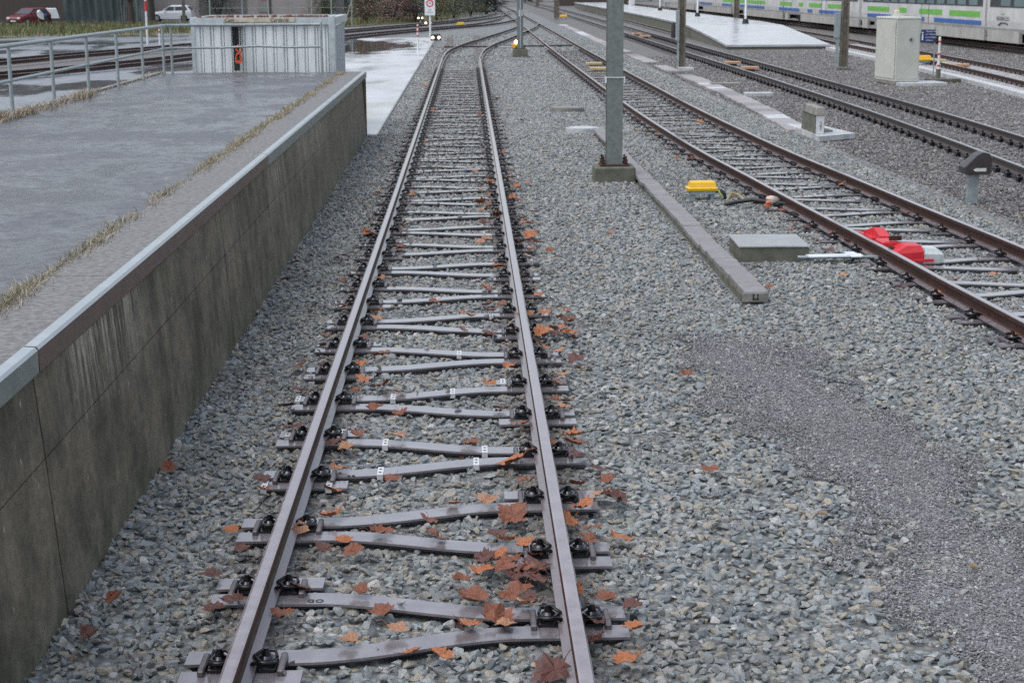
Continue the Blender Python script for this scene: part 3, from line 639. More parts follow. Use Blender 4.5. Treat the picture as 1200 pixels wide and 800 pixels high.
mb = MB(); mb.loft([[(.06, .62, .13), (.15, .62, .13), (.15, .62, .2), (.06, .62, .2)], [(.12, .50, .1), (.26, .46, .1), (.25, .46, .255), (.14, .50, .26)], [(.10, .20, .1), (.26, .18, .1), (.24, .18, .20), (.12, .20, .20)]]); mb.box(.15, .0, .02, .2, .28, .17, b=.015); D(mb, 'hinge_block', M['red'])
mb = MB(); mb.loft([[(.08, -.46, .02), (.42, -.46, .02), (.42, -.14, .02), (.08, -.14, .02)], [(.09, -.46, .10), (.42, -.46, .12), (.42, -.14, .12), (.09, -.14, .10)], [(.24, -.42, .185), (.40, -.42, .185), (.40, -.18, .185), (.24, -.18, .185)]]); hb_ = D(mb, 'housing', M['red']); mb = MB(); mb.box(.12, -.16, .1, .2, .2, .04); mb.box(.2, -.12, .2, .14, .03, .05); D(mb, 'latch', M['rust'])
mb = MB(); mb.loft([[(.425, -.48, 0), (.64, -.48, 0), (.64, -.18, 0), (.425, -.18, 0)], [(.425, -.48, .10), (.64, -.48, .09), (.64, -.18, .09), (.425, -.18, .10)], [(.44, -.44, .155), (.58, -.44, .15), (.58, -.22, .15), (.44, -.22, .155)]]); D(mb, 'white_cover', mat('grey_white_cover', (.55, .60, .60), (.42, .46, .46), 9, .4))
mb = MB(); mb.box(.3, -.52, .02, .42, .03, .03); D(mb, 'foot_bar', M['red'])
mb = MB(); mb.box(-.48, -.12, .035, .62, .16, .012); mb.box(-.28, -.13, .048, .12, .34, .008); D(mb, 'linkage_plate', mat('white_linkage_plate', (.72, .78, .8), (.6, .66, .68), 5, .35))
mb = MB(); mb.tube([(-.9, -.12, .03), (.1, -.2, .03)], .018, 8); D(mb, 'rod', M['galv'])
# cable trough of concrete lids
o = empty('cable_trough', (2.76, 25, 0), 0, 'long grey concrete cable trough running past the thick mast', 'cable trough')
y = 15.45; k = 0; random.seed(5)
while y < 33.6:
    l = .495; x = 2.755 + .012 * math.sin(y * 1.3) - (.03 if y > 24 else 0) + (0.02 if y < 18 else 0); MB().box(x - 2.76, y + l / 2 - 25,   .025 + random.uniform(-.004, .004), .235, l - .012, .05, rot=random.gauss(0, .012), b=.006).build('lid', M['lid_grey'], o); y += .5; k += 1
mb = MB(); mb.box(-.005, 24.55 - 25, -.12, .20, 18.1, .143); mb.build('channel', M['conc_dark'], o)
mb = MB(); mb.box(.01, 15.44 - 25, -.02, .245, .03, .085, b=.004); mb.build('end_face', M['conc'], o)
mb = MB(); mb.box(-.012, 15.421 - 25, .0, .012, .004, .06); mb.box(.032, 15.421 - 25, .0, .012, .004, .06); mb.box(.01, 15.421 - 25, .0, .05, .004, .012); mb.build('channel_mark', M['ink'], o)
BLOCK.append((2.76, 24.6, .30, 18.4, 0))
for x, y, r_, lab, mm_ in ((2.42, 34.6, .36, 'pale round manhole cover at the far end of the cable trough', 'conc_light'), (2.45, 40.5, .42, 'dull round manhole cover lying beyond the cable trough', 'conc')):
    MBo = MB().cyl(0, 0, -.1, r_, .14, 28).cyl(0, 0, .042, r_ * .88, .012, 28).build('manhole_cover', M[mm_], loc=(x, y, 0)); tag(MBo, lab, 'manhole cover'); BLOCK.append((x, y, r_ * 2, r_ * 2, 0))
# trough walkway between track 2 and 3
o = empty('trough_walkway', (7.3, 50, 0), 0, 'row of pale flat concrete lids between the second and the main track', 'walkway')
cl = [(6.98, 34), (7.1, 36.2), (7.3, 41), (7.42, 46), (7.46, 53), (7.38, 60.6), (7.3, 70), (7.3, 90), (7.45, 120), (7.6, 150)]
y = 34.3; random.seed(8); k = 0
while y < 130:
    l = 1.0 if y < 60 else 2.6; x, a = at_y(cl, y + l / 2)
    if not (55.3 < y < 57.5 or 62.3 < y < 64 or 71 < y < 74):
        mm_ = random.choice(['lid_pink', 'lid_pink', 'lid_pink', 'lid_grey', 'conc_light'] if y > 46 or y < 38 else ['lid_pink', 'lid_pink', 'lid_grey', 'lid_grey'])
        MB().box(x - 7.3, y + l / 2 - 50, -.08, .54 + random.uniform(-.05, .05), l - .03, .075 + random.uniform(0, .012), rot=a + random.gauss(0, .015), b=.008).build('lid', M[mm_], o)
    y += l; k += 1
for i in range(12): BLOCK.append((at_y(cl, 34.5 + i)[0], 34.5 + i, .5, 1.1, 0))
for x, y, sx, sy, lab in ((7.95, 50.6, .9, .5, 'thin flat plate beside the walkway lids near the lattice mast'), (8.15, 45.8, .8, .35, 'pale flat plate right of the walkway lids'), (8.0, 60.2, .55, .6, 'bright flat plate next to the foot of the lattice mast')):
    tag(MB().box(0, 0, -.1, sx, sy, .14, b=.01).build('concrete_plate', M['conc'] if 'thin' in lab else M['conc_light'], loc=(x, y, 0)), lab, 'plate'); BLOCK.append((x, y, sx, sy, 0))
# concrete marker block
o = empty('marker_block', (7.08, 32.7, 0), 0, 'mossy concrete marker block with a white number plate on a pale pad', 'marker block')
mb = MB(); mb.loft([[(-.12, -.55, -.06), (.75, .1, -.06), (.50, 2.0, -.06), (-.2, 2.6, -.06)], [(-.12, -.55, .045), (.75, .1, .045), (.50, 2.0, .045), (-.2, 2.6, .045)]]); mb.build('pad', M['conc_light'], o)
mb = MB(); mb.loft([[(-.1, 0, .045), (.1, 0, .045), (.1, 1.35, .045), (-.1, 1.35, .045)], [(-.085, .02, .42), (.085, .02, .42), (.085, 1.33, .42), (-.085, 1.33, .42)]]); mb.build('body', M['conc_dark'], o)
mb = MB(); mb.box(0, .67, .42, .2, 1.42, .155, tx=.85, ty=.97, b=.012); mb.build('cap', M['conc'], o)
mb = MB(); mb.box(.0, -.012, .05, .165, .012, .36); pl = mb.build('number_plate', M['tag'], o)
for i, ch_ in enumerate('387'): text(ch_, .075, 'number', M['ink'], pl, (.015, -.021, .26 - i * .065), (PI / 2, 0, 0))
mb = MB(); mb.box(.26, .7, .045, .22, .5, .03); mb.build('side_slab', M['conc'], o); BLOCK.append((7.35, 33.7, .9, 3.0, 0))
# dwarf signal
o = empty('dwarf_signal', (7.15, 22.75, 0), 0, 'unlit dark dwarf signal head on a short galvanised post', 'dwarf signal')
mb = MB(); mb.box(-.02, 0, -.12, .15, .10, .52); mb.build('post', M['galv'], o)
mb = MB(); pr = [(-.2, .40), (-.14, .365), (.17, .365), (.2, .40), (.2, .6), (.16, .66), (.06, .68), (-.02, .64), (-.2, .47)]
mb.loft([[(x * .92, -.17, z) for x, z in pr], [(x, -.14, z) for x, z in pr], [(x, .1, z) for x, z in pr], [(x * .9, .15, z * .97) for x, z in pr]]); mb.build('head', M['dkbrown'], o)
mb = MB(); mb.prism([(-.07, .435), (-.04, .415), (.11, .415), (.11, .46), (-.03, .46)], -.178, -.168); mb.build('reflector', mat('milky_lens', (.7, .72, .66), (.5, .52, .48)), o)
mb = MB(); mb.box(.165, -.03, .41, .012, .12, .2); mb.build('hood', M['black'], o); BLOCK.append((7.13, 22.75, .16, .14, 0))
# cabinet
o = empty('equipment_cabinet', (13.2, 50.4, 0), math.radians(7), 'tall pale grey equipment cabinet on a concrete slab', 'cabinet')
MB().box(.37, .85, -.05, .74, 1.7, .1).build('plinth', M['conc'], o)
mb = MB(); mb.box(.37, .85, .05, .76, 1.74, 1.9, b=.01); mb.build('body', M['offwhite'], o)
mb = MB(); mb.box(.37, .85, 1.952, .80, 1.78, .05, tx=.97, ty=.98, b=.01); mb.build('roof', M['offwhite'], o)
d_ = MB().box(.37, -.026, .13, .68, .012, 1.76, b=.004).build('door', M['offwhite'], o)
mb = MB(); mb.cyl(0, 0, 0, .06, .03, 16); lk = mb.build('lock', M['galv'], d_); lk.rotation_euler = (PI / 2, 0, 0); lk.location = (.45, -.034, 1.33); MB().box(.43, -.07, 1.29, .05, .02, .05).build('keyhole', M['ink'], d_)
MB().box(-.026, .85, .13, .01, 1.6, 1.76, b=.004).build('side_door', M['offwhite'], o)
mb = MB(); mb.box(.2, .6, 2.0, .16, .2, .1); mb.build('lamp_base', M['tag'], o)
mb = MB(); mb.box(.2, .6, 2.1, .14, .16, .1, b=.02); mb.build('signal_lamp', mat('cream_plastic', (.75, .68, .4)), o)
sheetc = MB().box(13.95, 50.55, -.1, 1.45, 1.2, .13, rot=.1, b=.01).build('concrete_slab', M['conc_light']); tag(sheetc, 'pale concrete slab in front of the grey cabinet', 'slab')
tag(MB().box(0, 0, -.1, 1.1, .35, .15, rot=.25, b=.01).build('trough_cover', M['conc_dark'], loc=(15.05, 51.6, 0)), 'dark trough cover right of the slab by the cabinet', 'cover')
# kerb strip beside track 5
edge = catmull([(13.0, 30), (14.2, 37), (15.3, 44.7), (16.34, 58.8), (17.05, 72.8), (17.3, 78.5)], 1.5)
o = MB().sweep([(-.16, -.15), (.16, -.15), (.16, .06), (-.16, .06)], [(x, y, 0) for x, y in edge]).build('kerb_strip', M['conc_light']); tag(o, kind='structure')
# red white post and blue sign
def stake(x, y, h, r_, label, bands, base=True, m='white'):
    o = empty('marker_post', (x, y, 0), 0, label, 'marker post')
    MB().cyl(0, 0, -.1, r_, h + .1, 10).build('pole', M[m], o)
    mb = MB()
    for z0, z1 in bands: mb.cyl(0, 0, z0, r_ * 1.12, z1 - z0, 10)
    if bands: mb.build('red_bands', M['red'], o)
    if base: MB().cyl(0, 0, -.1, r_ * 2, .32, 10).build('base', M['conc_dark'], o)
    return o
stake(15.66, 54.3, 1.28, .042, 'white post with red bands next to the blue sign', [(.3, .36), (.68, .74), (1.09, 1.15)])
stake(-2.34, 77.3, 1.27, .04, 'white post with red bands left of the speed sign', [(1.1, 1.2), (.9, .98), (.7, .78)], False)
stake(-17.45, 90.3, 3.6, .055, 'tall white pole with a red band behind the ramp railing', [(1.75, 2.3)], False)
stake(-16.7, 89.8, .98, .045, 'short white post with red bands behind the ramp railing', [(.82, .92), (.62, .72)], False)
o = empty('blue_sign', (15.55, 55.2, 0), 0, 'small blue sign with white lettering beside the striped post', 'sign')
MB().tube([(.2, 0, -.1), (.2, 0, 1.56)], .022, 8).build('post', M['galv'], o)
bd = MB().box(-.04, -.03, 1.06, .50, .012, .43, b=.003).build('board', M['blue'], o)
for i, t_ in enumerate(('Überschreiten', 'der Geleise', 'für Unbefugte', 'verboten')): text(t_, .068, 'lettering', M['white'], bd, (-.13, -.042, 1.43 - i * .098), (PI / 2, 0, 0), 'LEFT')
MB().box(-.235, -.04, 1.14, .055, .006, .22, tx=.6).cyl(-.235, -.04, 1.37, .025, .04, 8).build('pictogram', M['white'], bd)
# balises
for x, y, m_, lab, g_ in ((4.85, 63.2, 'balise', 'farther yellow balise in the second track left of its gap', 0), (4.72, 59.3, 'balise', 'nearer yellow balise in the second track beside the thick mast', 0),
                  (10.5, 102.2, 'balise_o', 'farther orange balise of the pair left of the lattice mast', 1), (10.47, 97, 'balise_o', 'nearer orange balise of the pair left of the lattice mast', 1),
                  (10.2, 63.2, 'balise_o', 'farther orange balise of the pair right of the lattice mast', 1), (10.2, 59.2, 'balise_o', 'nearer orange balise of the pair right of the lattice mast', 1),
                  (18.35, 63.8, 'balise', 'farther tan balise in the track behind the blue sign', 2), (18.15, 60.2, 'balise_o', 'nearer tan balise in the track behind the blue sign', 2)):
    o = empty('balise', (x, y, .0), 0, lab, 'balise'); MB().box(0, 0, .02, .62, .46, .09, b=.02).build('cover', M[m_], o); MB().box(0, 0, -.05, .3, .3, .07).build('bracket', M['rust'], o)
tag(MB().box(0, 0, -.1, .45, .4, .26, tx=.7, ty=.7, b=.03).build('track_contact', M['tag'], loc=(17.55, 60.4, 0)), 'pale cap beside the near rail behind the blue sign', 'track contact')
# platform on the far side
pl_l = [(12.6, 79.6), (12.75, 84), (13.15, 98), (13.9, 115), (14.55, 156), (15.2, 235)]
pl_r = [(17.55, 79.6), (17.95, 86), (18.7, 98), (19.3, 108.4), (19.6, 156), (19.8, 235)]
po = empty('station_platform', (16, 110, 0), 0, 'low far platform with a wet pale surface and sloping end', 'platform')
def zt(y): return .15 if y < 80 else (.15 + .5 * (y - 79.6) / 18.4 if y < 98 else .65)
ysn = [79.6, 84, 90, 98, 108, 125, 156, 235]
mb = MB(); mb.loft([[(at_y(pl_l, y)[0], y, -.15), (at_y(pl_l, y)[0], y, zt(y) - .1), (at_y(pl_r, y)[0], y, zt(y) - .1), (at_y(pl_r, y)[0], y, -.15)] for y in ysn]); solid(po, mb, 'side_wall', M['conc_dark'])
M['wetplat'] = mat('wet_platform_surface', (.50, .51, .54), (.38, .385, .41), .8, .20, 0, .03, 30, kind='World', rvar=.12, spec=.8)
mb = MB(); mb.loft([[(at_y(pl_l, y)[0] - .05, y - (.05 if y < 80 else 0), zt(y) - .098), (at_y(pl_l, y)[0] - .05, y - (.05 if y < 80 else 0), zt(y)), (at_y(pl_r, y)[0] + .05, y - (.05 if y < 80 else 0), zt(y)), (at_y(pl_r, y)[0] + .05, y - (.05 if y < 80 else 0), zt(y) - .098)] for y in ysn]); solid(po, mb, 'surface', M['wetplat'])
mb = MB(); mb.loft([[(at_y(pl_l, y)[0] - .06, y, zt(y) + .001), (at_y(pl_l, y)[0] - .06, y, zt(y) + .012), (at_y(pl_l, y)[0] + .35, y, zt(y) + .012), (at_y(pl_l, y)[0] + .35, y, zt(y) + .001)] for y in ysn[1:]]); solid(po, mb, 'edge_stones', M['conc_light'])
for x, y, lab in ((17.15, 101.6, 'nearest of the three white lamp posts on the far platform'), (17.6, 126.2, 'middle one of the three white lamp posts on the far platform'), (18.35, 157.4, 'farthest of the three white lamp posts on the far platform')):
    o = empty('lamp_post', (x, y, .65), 0, lab, 'lamp post', 'white lamp posts on the far platform')
    MB().tube([(0, 0, 0), (0, 0, 4.8)], .075, 10, 0, .045).build('pole', M['white'], o); MB().cyl(0, 0, 0, .22, .28, 10, 0, .16).build('foot', M['black'], o)
    MB().box(0, -.3, 4.75, .25, .9, .1, b=.03).build('lamp_head', M['galv'], o)
tag(MB().box(0, 0, 0, .5, .5, .9, tx=.8, b=.03).build('buffer_block', M['dkbrown'], loc=(12.3, 97.5, -.05)), 'dark block at the end of the single rail below the platform', 'buffer block')
# signals with lights
def lights(x, y, h, lab, two=True, sc=1.):
    o = empty('track_signal', (x, y, 0), 0, lab, 'signal'); MB().box(0, 0, -.1, .10, .1, h).build('post', M['galv'], o)
    hd = MB().box(0, .02, h - .16, .5 * sc if two else .26, .16, .34, tx=.85, b=.03).build('head', M['dkbrown'], o)
    for s_ in ((-1, 1) if two else (0,)):
        q = MB().tube([(s_ * .14 * sc, -.09, h), (s_ * .14 * sc, -.05, h)], .058 * sc, 12).build('lamp', M['lamp'], hd)
    return o
lights(-1.62, 83.8, .46, 'nearest signal with two white lights, right of the white sign post', True, 1.1)
lights(-3.9, 136.5, .46, 'signal with two white lights above the striped post', True, 1.1)
lights(-2.92, 122.2, .36, 'signal with two white lights seen behind the white sign post', True, 1.2)
o = empty('point_lantern', (2.35, 82, 0), 0, 'yellow point lantern with a bright lamp left of the farther mast', 'lantern')
MB().box(0, 0, .0, .3, .26, .2, b=.02).build('housing', M['yellow'], o); MB().box(-.5, 0, -.05, .7, .3, .12, b=.02).build('drive', M['galv'], o); MB().tube([(.05, -.16, .27), (.05, -.1, .27)], .1, 12).build('lamp', M['lamp_y'], o); MB().box(.05, 0, .2, .2, .18, .16).build('lamp_body', M['dkbrown'], o)
tag(MB().tube([(-1.2, 82.6, .03), (5.3, 83.6, .03)], .04, 8).build('point_rod', M['dkbrown'], loc=(0, 0, 0)), 'thin dark point rod crossing behind the farther mast', 'rod')
for x, y, lab in ((2.95, 230, 'bright lamp of a distant signal in front of the dark conifers'), (7.6, 230, 'yellowish lamp of a distant signal left of the farther mast')):
    o = empty('distant_signal', (x, y, 0), 0, lab, 'signal'); MB().box(0, 0, -.1, .12, .12, 2.0).build('post', M['dkbrown'], o); MB().box(0, 0, 1.9, .7, .3, 1.5, b=.05).build('head', M['black'], o); MB().tube([(0, -.3, 2.55), (0, -.16, 2.55)], .3, 14).build('lamp', M['lamp'] if x < 5 else M['lamp_y'], o)
# speed sign
o = empty('speed_sign', (-2.25, 99.3, 0), 0, 'white sign board with a red ring on a white post', 'sign')
MB().tube([(0, 0, -.1), (0, 0, 2.5)], .06, 10).build('post', M['white'], o)
bd = MB().box(0, -.08, 1.3, .62, .03, 1.15, b=.008).build('board', M['white'], o)
mb = MB(); n = 28; mb.add([(r_ * math.cos(2 * PI * i / n), -.1, 2.0 + r_ * math.sin(2 * PI * i / n)) for r_ in (.22, .145) for i in range(n)], [(i, (i + 1) % n, n + (i + 1) % n, n + i) for i in range(n)]); mb.build('red_ring', M['red'], bd)
text('4', .22, 'number', M['ink'], bd, (0, -.1, 2.0), (PI / 2, 0, 0)); text('km/h', .10, 'lettering', M['ink'], bd, (0, -.1, 1.63), (PI / 2, 0, 0)); text('Rangierfahrt', .075, 'lettering', M['ink'], bd, (0, -.1, 1.49), (PI / 2, 0, 0))
MB().box(0, -.1, 2.36, .22, .006, .05).build('red_bar', M['red'], bd)
tag(MB().box(0, 0, -.1, .9, .5, .35, rot=.3, tx=.7, b=.05).build('white_block', M['conc_light'], loc=(-.3, 176, 0)), 'small pale block on the bank left of the distant points', 'block')
for x, y, lab in ((.1, 133, 'yellow marker between the two tracks curving to the left'),):
    tag(MB().box(0, 0, -.05, .7, .5, .22, tx=.8, b=.03).build('track_marker', M['yellow'], loc=(-.55, 133, 0)), lab, 'marker')

# ------------------------------------------------------------------ train
M['train'] = mat('train_body_paint', (.60, .605, .60), (.50, .50, .49), .7, .35, 0, .02, 10, kind='World')
M['skirt'] = mat('train_skirt_paint', (.42, .41, .385), (.33, .32, .30), 1.5, .5, 0, .05, 20, kind='World')
M['green'] = mat('train_green', (.16, .47, .07), (.13, .40, .06), 3, .35); M['tblue'] = mat('train_blue', (.035, .13, .42), (.03, .11, .36), 3, .35)
M['tglass'] = mat('train_window', (.20, .28, .29), (.15, .21, .22), .5, .08, 0, 0, spec=.8); M['band'] = mat('train_window_band', (.035, .04, .05), (.03, .03, .04), 3, .3)
M['under'] = mat('underframe', (.035, .035, .035), (.02, .02, .02), 4, .8)
GREEN = [(88.4, 84.1), (82.8, 77.8), (157.1, 134.5), (128.2, 123.4), (120.9, 119.3), (117.2, 113.0), (111.1, 106.0), (99.9, 94.8), (92.5, 91.0)]
BLUE = [(89.3, 87.4), (85.5, 77.6), (172.8, 164.3), (157.6, 152.0), (147.2, 134.9), (128.6, 120.6), (117.7, 116.1), (113.8, 106.0), (99.9, 94.4)]
tr = empty('passenger_train', (25.75, 120, 0), 0, 'white regional train with green and blue stripes standing on the far track', 'train')
for ci, (ya, yb) in enumerate(((52, 76.75), (77.05, 101.5), (102.1, 126.5), (127.1, 151.5), (152.1, 176.5), (177.1, 205))):
    prof = [(-1.3, .80), (-1.42, 1.0), (-1.45, 1.3), (-1.45, 2.9), (-1.38, 3.3), (-1.0, 3.75), (-.5, 3.9), (.5, 3.9), (1.0, 3.75), (1.38, 3.3), (1.45, 2.9), (1.45, 1.3), (1.42, 1.0), (1.3, .80)]
    body = MB().prism([(x + 25.75, z) for x, z in prof], ya, yb); bo = solid(tr, body, 'car_body', M['train'])
    off2 = lambda q: setattr(q, 'location', (0, 0, 0))
    for a, b2 in (((72.2, yb - .1), (56, 66.5)) if ci == 0 else ((ya + .1, yb - 6.2), (yb - 1.6, yb - .2))): off2(MB().prism([(24.33, .38), (24.42, .36), (24.50, .82), (24.33, .90)], a, b2).build('skirt', M['skirt'], bo))
    bn = MB().box(24.292, (ya + yb) / 2, 1.93, .01, yb - ya - .8, .95).build('window_band', M['band'], bo); off2(bn)
    if ci < 4:
        y = ya + 1.2
        while y < yb - 1.6:
            w_ = MB().box(24.283, y + .66, 1.99, .008, 1.32, .83, b=0).build('window', M['tglass'], bo); off2(w_); y += 1.84
    for a, b2 in GREEN:
        if ya < (a + b2) / 2 < yb: off2(MB().box(24.292, (a + b2) / 2, 1.43, .008, abs(a - b2), .27).build('green_stripe', M['green'], bo))
    for a, b2 in BLUE:
        if ya < (a + b2) / 2 < yb: off2(MB().box(24.292, (a + b2) / 2, 1.07, .008, abs(a - b2), .2).build('blue_stripe', M['tblue'], bo))
    for yc in ((ya + 2.4, 69.3) if ci == 0 else (yb - 3.9,)):
        mb = MB()
        for q in (-1.1, 1.1):
            for xx in (24.95, 26.45): mb.tube([(xx, yc + q, .6), (xx + .13, yc + q, .6)], .43, 20)
        mb.box(24.85, yc, .45, .12, 3.1, .3, b=.03); mb.box(25.75, yc, .5, 1.5, 1.0, .3); bg = mb.build('bogie', M['under'], bo); off2(bg)
    mb = MB(); y = ya + 4.6; random.seed(ci)
    while y < yb - 5: l = random.uniform(.8, 2.2); mb.box(25.6, y + l / 2, random.uniform(.3, .4), 1.7, l, .45); y += l + random.uniform(.2, .8)
    off2(mb.build('equipment_box', M['under'], bo))
    mb = MB(); mb.box(24.288, ya + 9.5, .95, .012, .03, 2.3); mb.box(24.288, ya + 10.9, .95, .012, .03, 2.3); off2(mb.build('door_seam', M['ink'], bo))
for nm_, body, z, sz, m_ in (('lettering', 'KAI-TAK DISCO', 1.42, .26, 'band'), ('lettering', 'stadtnetz', 1.64, .14, 'green')):
    t_ = text('REGIONALZUG' if 'KAI' in body else body, sz, nm_, M[m_], tr, (24.28 - 25.75, 74.4 - 120, z), (PI / 2, 0, -PI / 2))
mb = MB(); mb.tube([(24.285, 75.0, 1.12), (24.285, 74.6, 1.25), (24.285, 74.0, 1.24), (24.285, 73.7, 1.2)], .03, 6); q = mb.build('emblem', M['band'], tr); q.location = (-25.75, -120, 0)
# person-height dark structures right in the distance
M['dkhedge'] = gmat('dark_hedge_leaf', (.045, .055, .04)); M['hedge_r'] = gmat('reddish_twigs', (.30, .16, .13)); M['hedge_o'] = gmat('olive_leaves', (.24, .23, .13)); M['hedge_g'] = gmat('dark_green_leaves', (.115, .145, .095)); M['hedge_y'] = gmat('yellow_leaves', (.32, .27, .09)); M['conif'] = gmat('conifer_needles', (.02, .035, .02))
LV="-0.81,8.91,0.13,o;-1.24,8.33,0.1,d;-1.35,7.98,0.1,d;-0.71,8.48,0.1,o;-0.65,8.3,0.1,r;-0.52,8.62,0.11,r;-0.21,8.52,0.1,r;-0.25,8.78,0.1,r;-1.27,7.52,0.1,d;-1.2,7.62,0.1,d;-0.57,7.71,0.1,r;-0.45,7.45,0.14,r;-0.37,7.19,0.11,t;-0.58,7.08,0.1,t;-0.29,6.95,0.1,o;-0.98,9.4,0.1,o;-0.93,7.43,0.1,r;-0.12,9.12,0.1,o;-0.01,7.6,0.17,r;0.11,7.33,0.17,r;0.06,8.15,0.1,d;-0.03,7.26,0.1,o;0.28,8.37,0.1,o;0.38,8.86,0.1,o;0.22,8.9,0.17,r;0.64,8.99,0.14,o;0.82,8.49,0.14,o;0.67,8.63,0.1,r;0.83,9.52,0.12,r;0.76,9.23,0.1,t;0.85,9.16,0.13,d;0.64,8.44,0.1,r;0.65,7.54,0.1,r;0.77,7.44,0.1,d;0.75,7.16,0.1,o;0.32,8.03,0.14,d;0.37,7.66,0.12,o;0.32,7.84,0.11,d;0.25,7.49,0.1,t;0.18,7.62,0.1,r;0.34,6.7,0.17,d;0.91,8.16,0.1,d;0.16,8.02,0.1,r;-0.15,6.91,0.1,o;0.15,7.22,0.1,t;-0.78,10.62,0.1,r;-0.5,10.56,0.1,t;-0.01,10.39,0.11,r;-0.83,10.33,0.1,t;-0.84,9.86,0.11,o;0.25,9.96,0.15,o;0.34,10.85,0.13,o;0.67,10.36,0.11,r;0.6,11.5,0.1,r;0.66,11.28,0.11,t;0.66,11.96,0.1,r;-0.68,12.03,0.13,r;-0.54,11.84,0.1,t;-0.7,11.34,0.1,r;-0.51,11.21,0.1,r;-0.88,12.72,0.1,o;-1.31,11.92,0.1,d;-1.23,10.85,0.13,d;-0.5,9.63,0.1,r;0.31,13.33,0.1,o;0.3,12.58,0.1,o;0.2,11.32,0.1,d;-0.74,13.12,0.1,r;0.09,26.51,0.11,o;0.15,22.75,0.22,o;0.62,23.18,0.15,o;0.36,21.5,0.16,o;0.29,22.11,0.12,r;0.6,20.77,0.11,o;0.75,20.6,0.15,o;0.19,20.71,0.15,d;-0.46,20.45,0.13,o;-0.81,20.47,0.13,t;-1.25,19.91,0.15,o;0.74,19.51,0.15,o;0.71,18.47,0.1,r;0.2,19.34,0.12,t;-1.41,18.17,0.12,r;-0.81,18.37,0.1,r;-1.01,14.9,0.1,o;-0.86,14.61,0.1,t;-0.04,14.69,0.21,o;0.37,14.66,0.14,t;0.16,16.11,0.14,o;0.31,17.27,0.11,t;0.37,16.74,0.1,t;0.61,15.95,0.1,o;0.15,13.88,0.1,o;0.62,13.86,0.16,o;0.76,14.04,0.17,o;-1.25,13.81,0.1,r;-0.94,13.69,0.1,r;-0.35,15.37,0.1,r;-0.07,14.08,0.1,r;0.73,13.14,0.1,t;-1.33,50.17,0.19,o;-0.87,39.75,0.19,o;-0.07,41.39,0.13,o;-0.96,31.98,0.14,o;-1.23,29.82,0.11,o;-1.37,28.34,0.1,r;0.6,29.68,0.13,r;0.25,30.67,0.11,r;1.2,36.98,0.1,o;0.81,44.17,0.14,r;0.26,38.83,0.12,r;3.81,36.98,0.12,o;3.74,33.68,0.18,o;3.85,33.27,0.11,o;5.11,35.92,0.15,o;3.89,28.38,0.14,o;4,27.94,0.13,o;5.14,30.28,0.1,o;4.06,26.22,0.1,r;1.97,29.42,0.1,o;1.75,19.8,0.1,o;4.23,23.53,0.1,t;4.04,22.4,0.17,r;4.18,22.2,0.1,o;4.17,21.51,0.16,r;4.12,20.32,0.1,r;3,16,0.1,r;2.68,18.99,0.1,r;5.57,28.1,0.1,o;5.64,24.37,0.13,o;5.79,21.24,0.11,r;5.72,22.66,0.12,d;3.89,16.65,0.11,t;4.41,19.43,0.1,r;4.46,18.82,0.12,r;4.61,15.5,0.22,o;4.71,14.44,0.14,r;4.67,13.55,0.1,o;5.47,16.56,0.1,t;4.51,16.41,0.1,r;-2.02,17.74,0.1,r;-1.98,16.67,0.12,r;1.5,9.76,0.1,r;1.69,12.3,0.1,r;-1.31,9.68,0.1,d;-1.26,9.42,0.1,r;-1.98,9.93,0.1,r;-1.82,7.23,0.1,d;-1.8,7.65,0.1,r;-1.01,7.77,0.1,d"
# ------------------------------------------------------------------ vegetation and buildings behind
def clumps(n_cl, n_leaf, cx, cy, cz, rx, ry, rz, ls, mats, mb, squash=1.):
    for _ in range(n_cl):
        while True:
            p = Vector((random.uniform(-1, 1), random.uniform(-1, 1), random.uniform(-1, 1)))
            if .15 < p.length < 1: break
        c_ = Vector((cx + p.x * rx, cy + p.y * ry, cz + p.z * rz)); cr = random.uniform(.12, .3) * min(rx, rz); mi = random.randrange(len(mats))
        for _ in range(n_leaf):
            q = c_ + Vector((random.gauss(0, cr), random.gauss(0, cr), random.gauss(0, cr)))
            if q.z < -.02: continue
            a, b_ = random.uniform(0, 2 * PI), random.uniform(-1, 1); u = Vector((math.cos(a), math.sin(a), b_ * .6)).normalized() * ls * random.uniform(.6, 1.3); w_ = Vector((-math.sin(a) * .5, math.cos(a) * .5, random.uniform(-.8, .8))).normalized() * ls * .5
            mb.add([q - u, q + w_, q + u, q - w_], [(0, 1, 2, 3)], mi)
def bush(x, y, rx, rz, label, mats, name='bush', cat='bush', ls=.10, n=90, group=None):
    o = empty(name, (x, y, 0), 0, label, cat, group); mb = MB(); clumps(n, 34, 0, 0, rz * .9, rx, rx * .7, rz, ls, mats, mb); mb.build('foliage', [M[m_] for m_ in mats], o, recalc=False)
    mb = MB()
    for _ in range(9):
        a = random.uniform(0, 2 * PI); mb.tube([(0, 0, -.05), (math.cos(a) * rx * .3, math.sin(a) * rx * .3, rz * .7), (math.cos(a) * rx * .7, math.sin(a) * rx * .6, rz * 1.6)], .04, 5, 0, .012)
    mb.build('stem', M['bark'], o); return o
M['bark'] = mat('dark_bark', (.062, .05, .042), (.035, .03, .027), 6, .9, 0, .6, 20, stretch=(3, 3, .6))
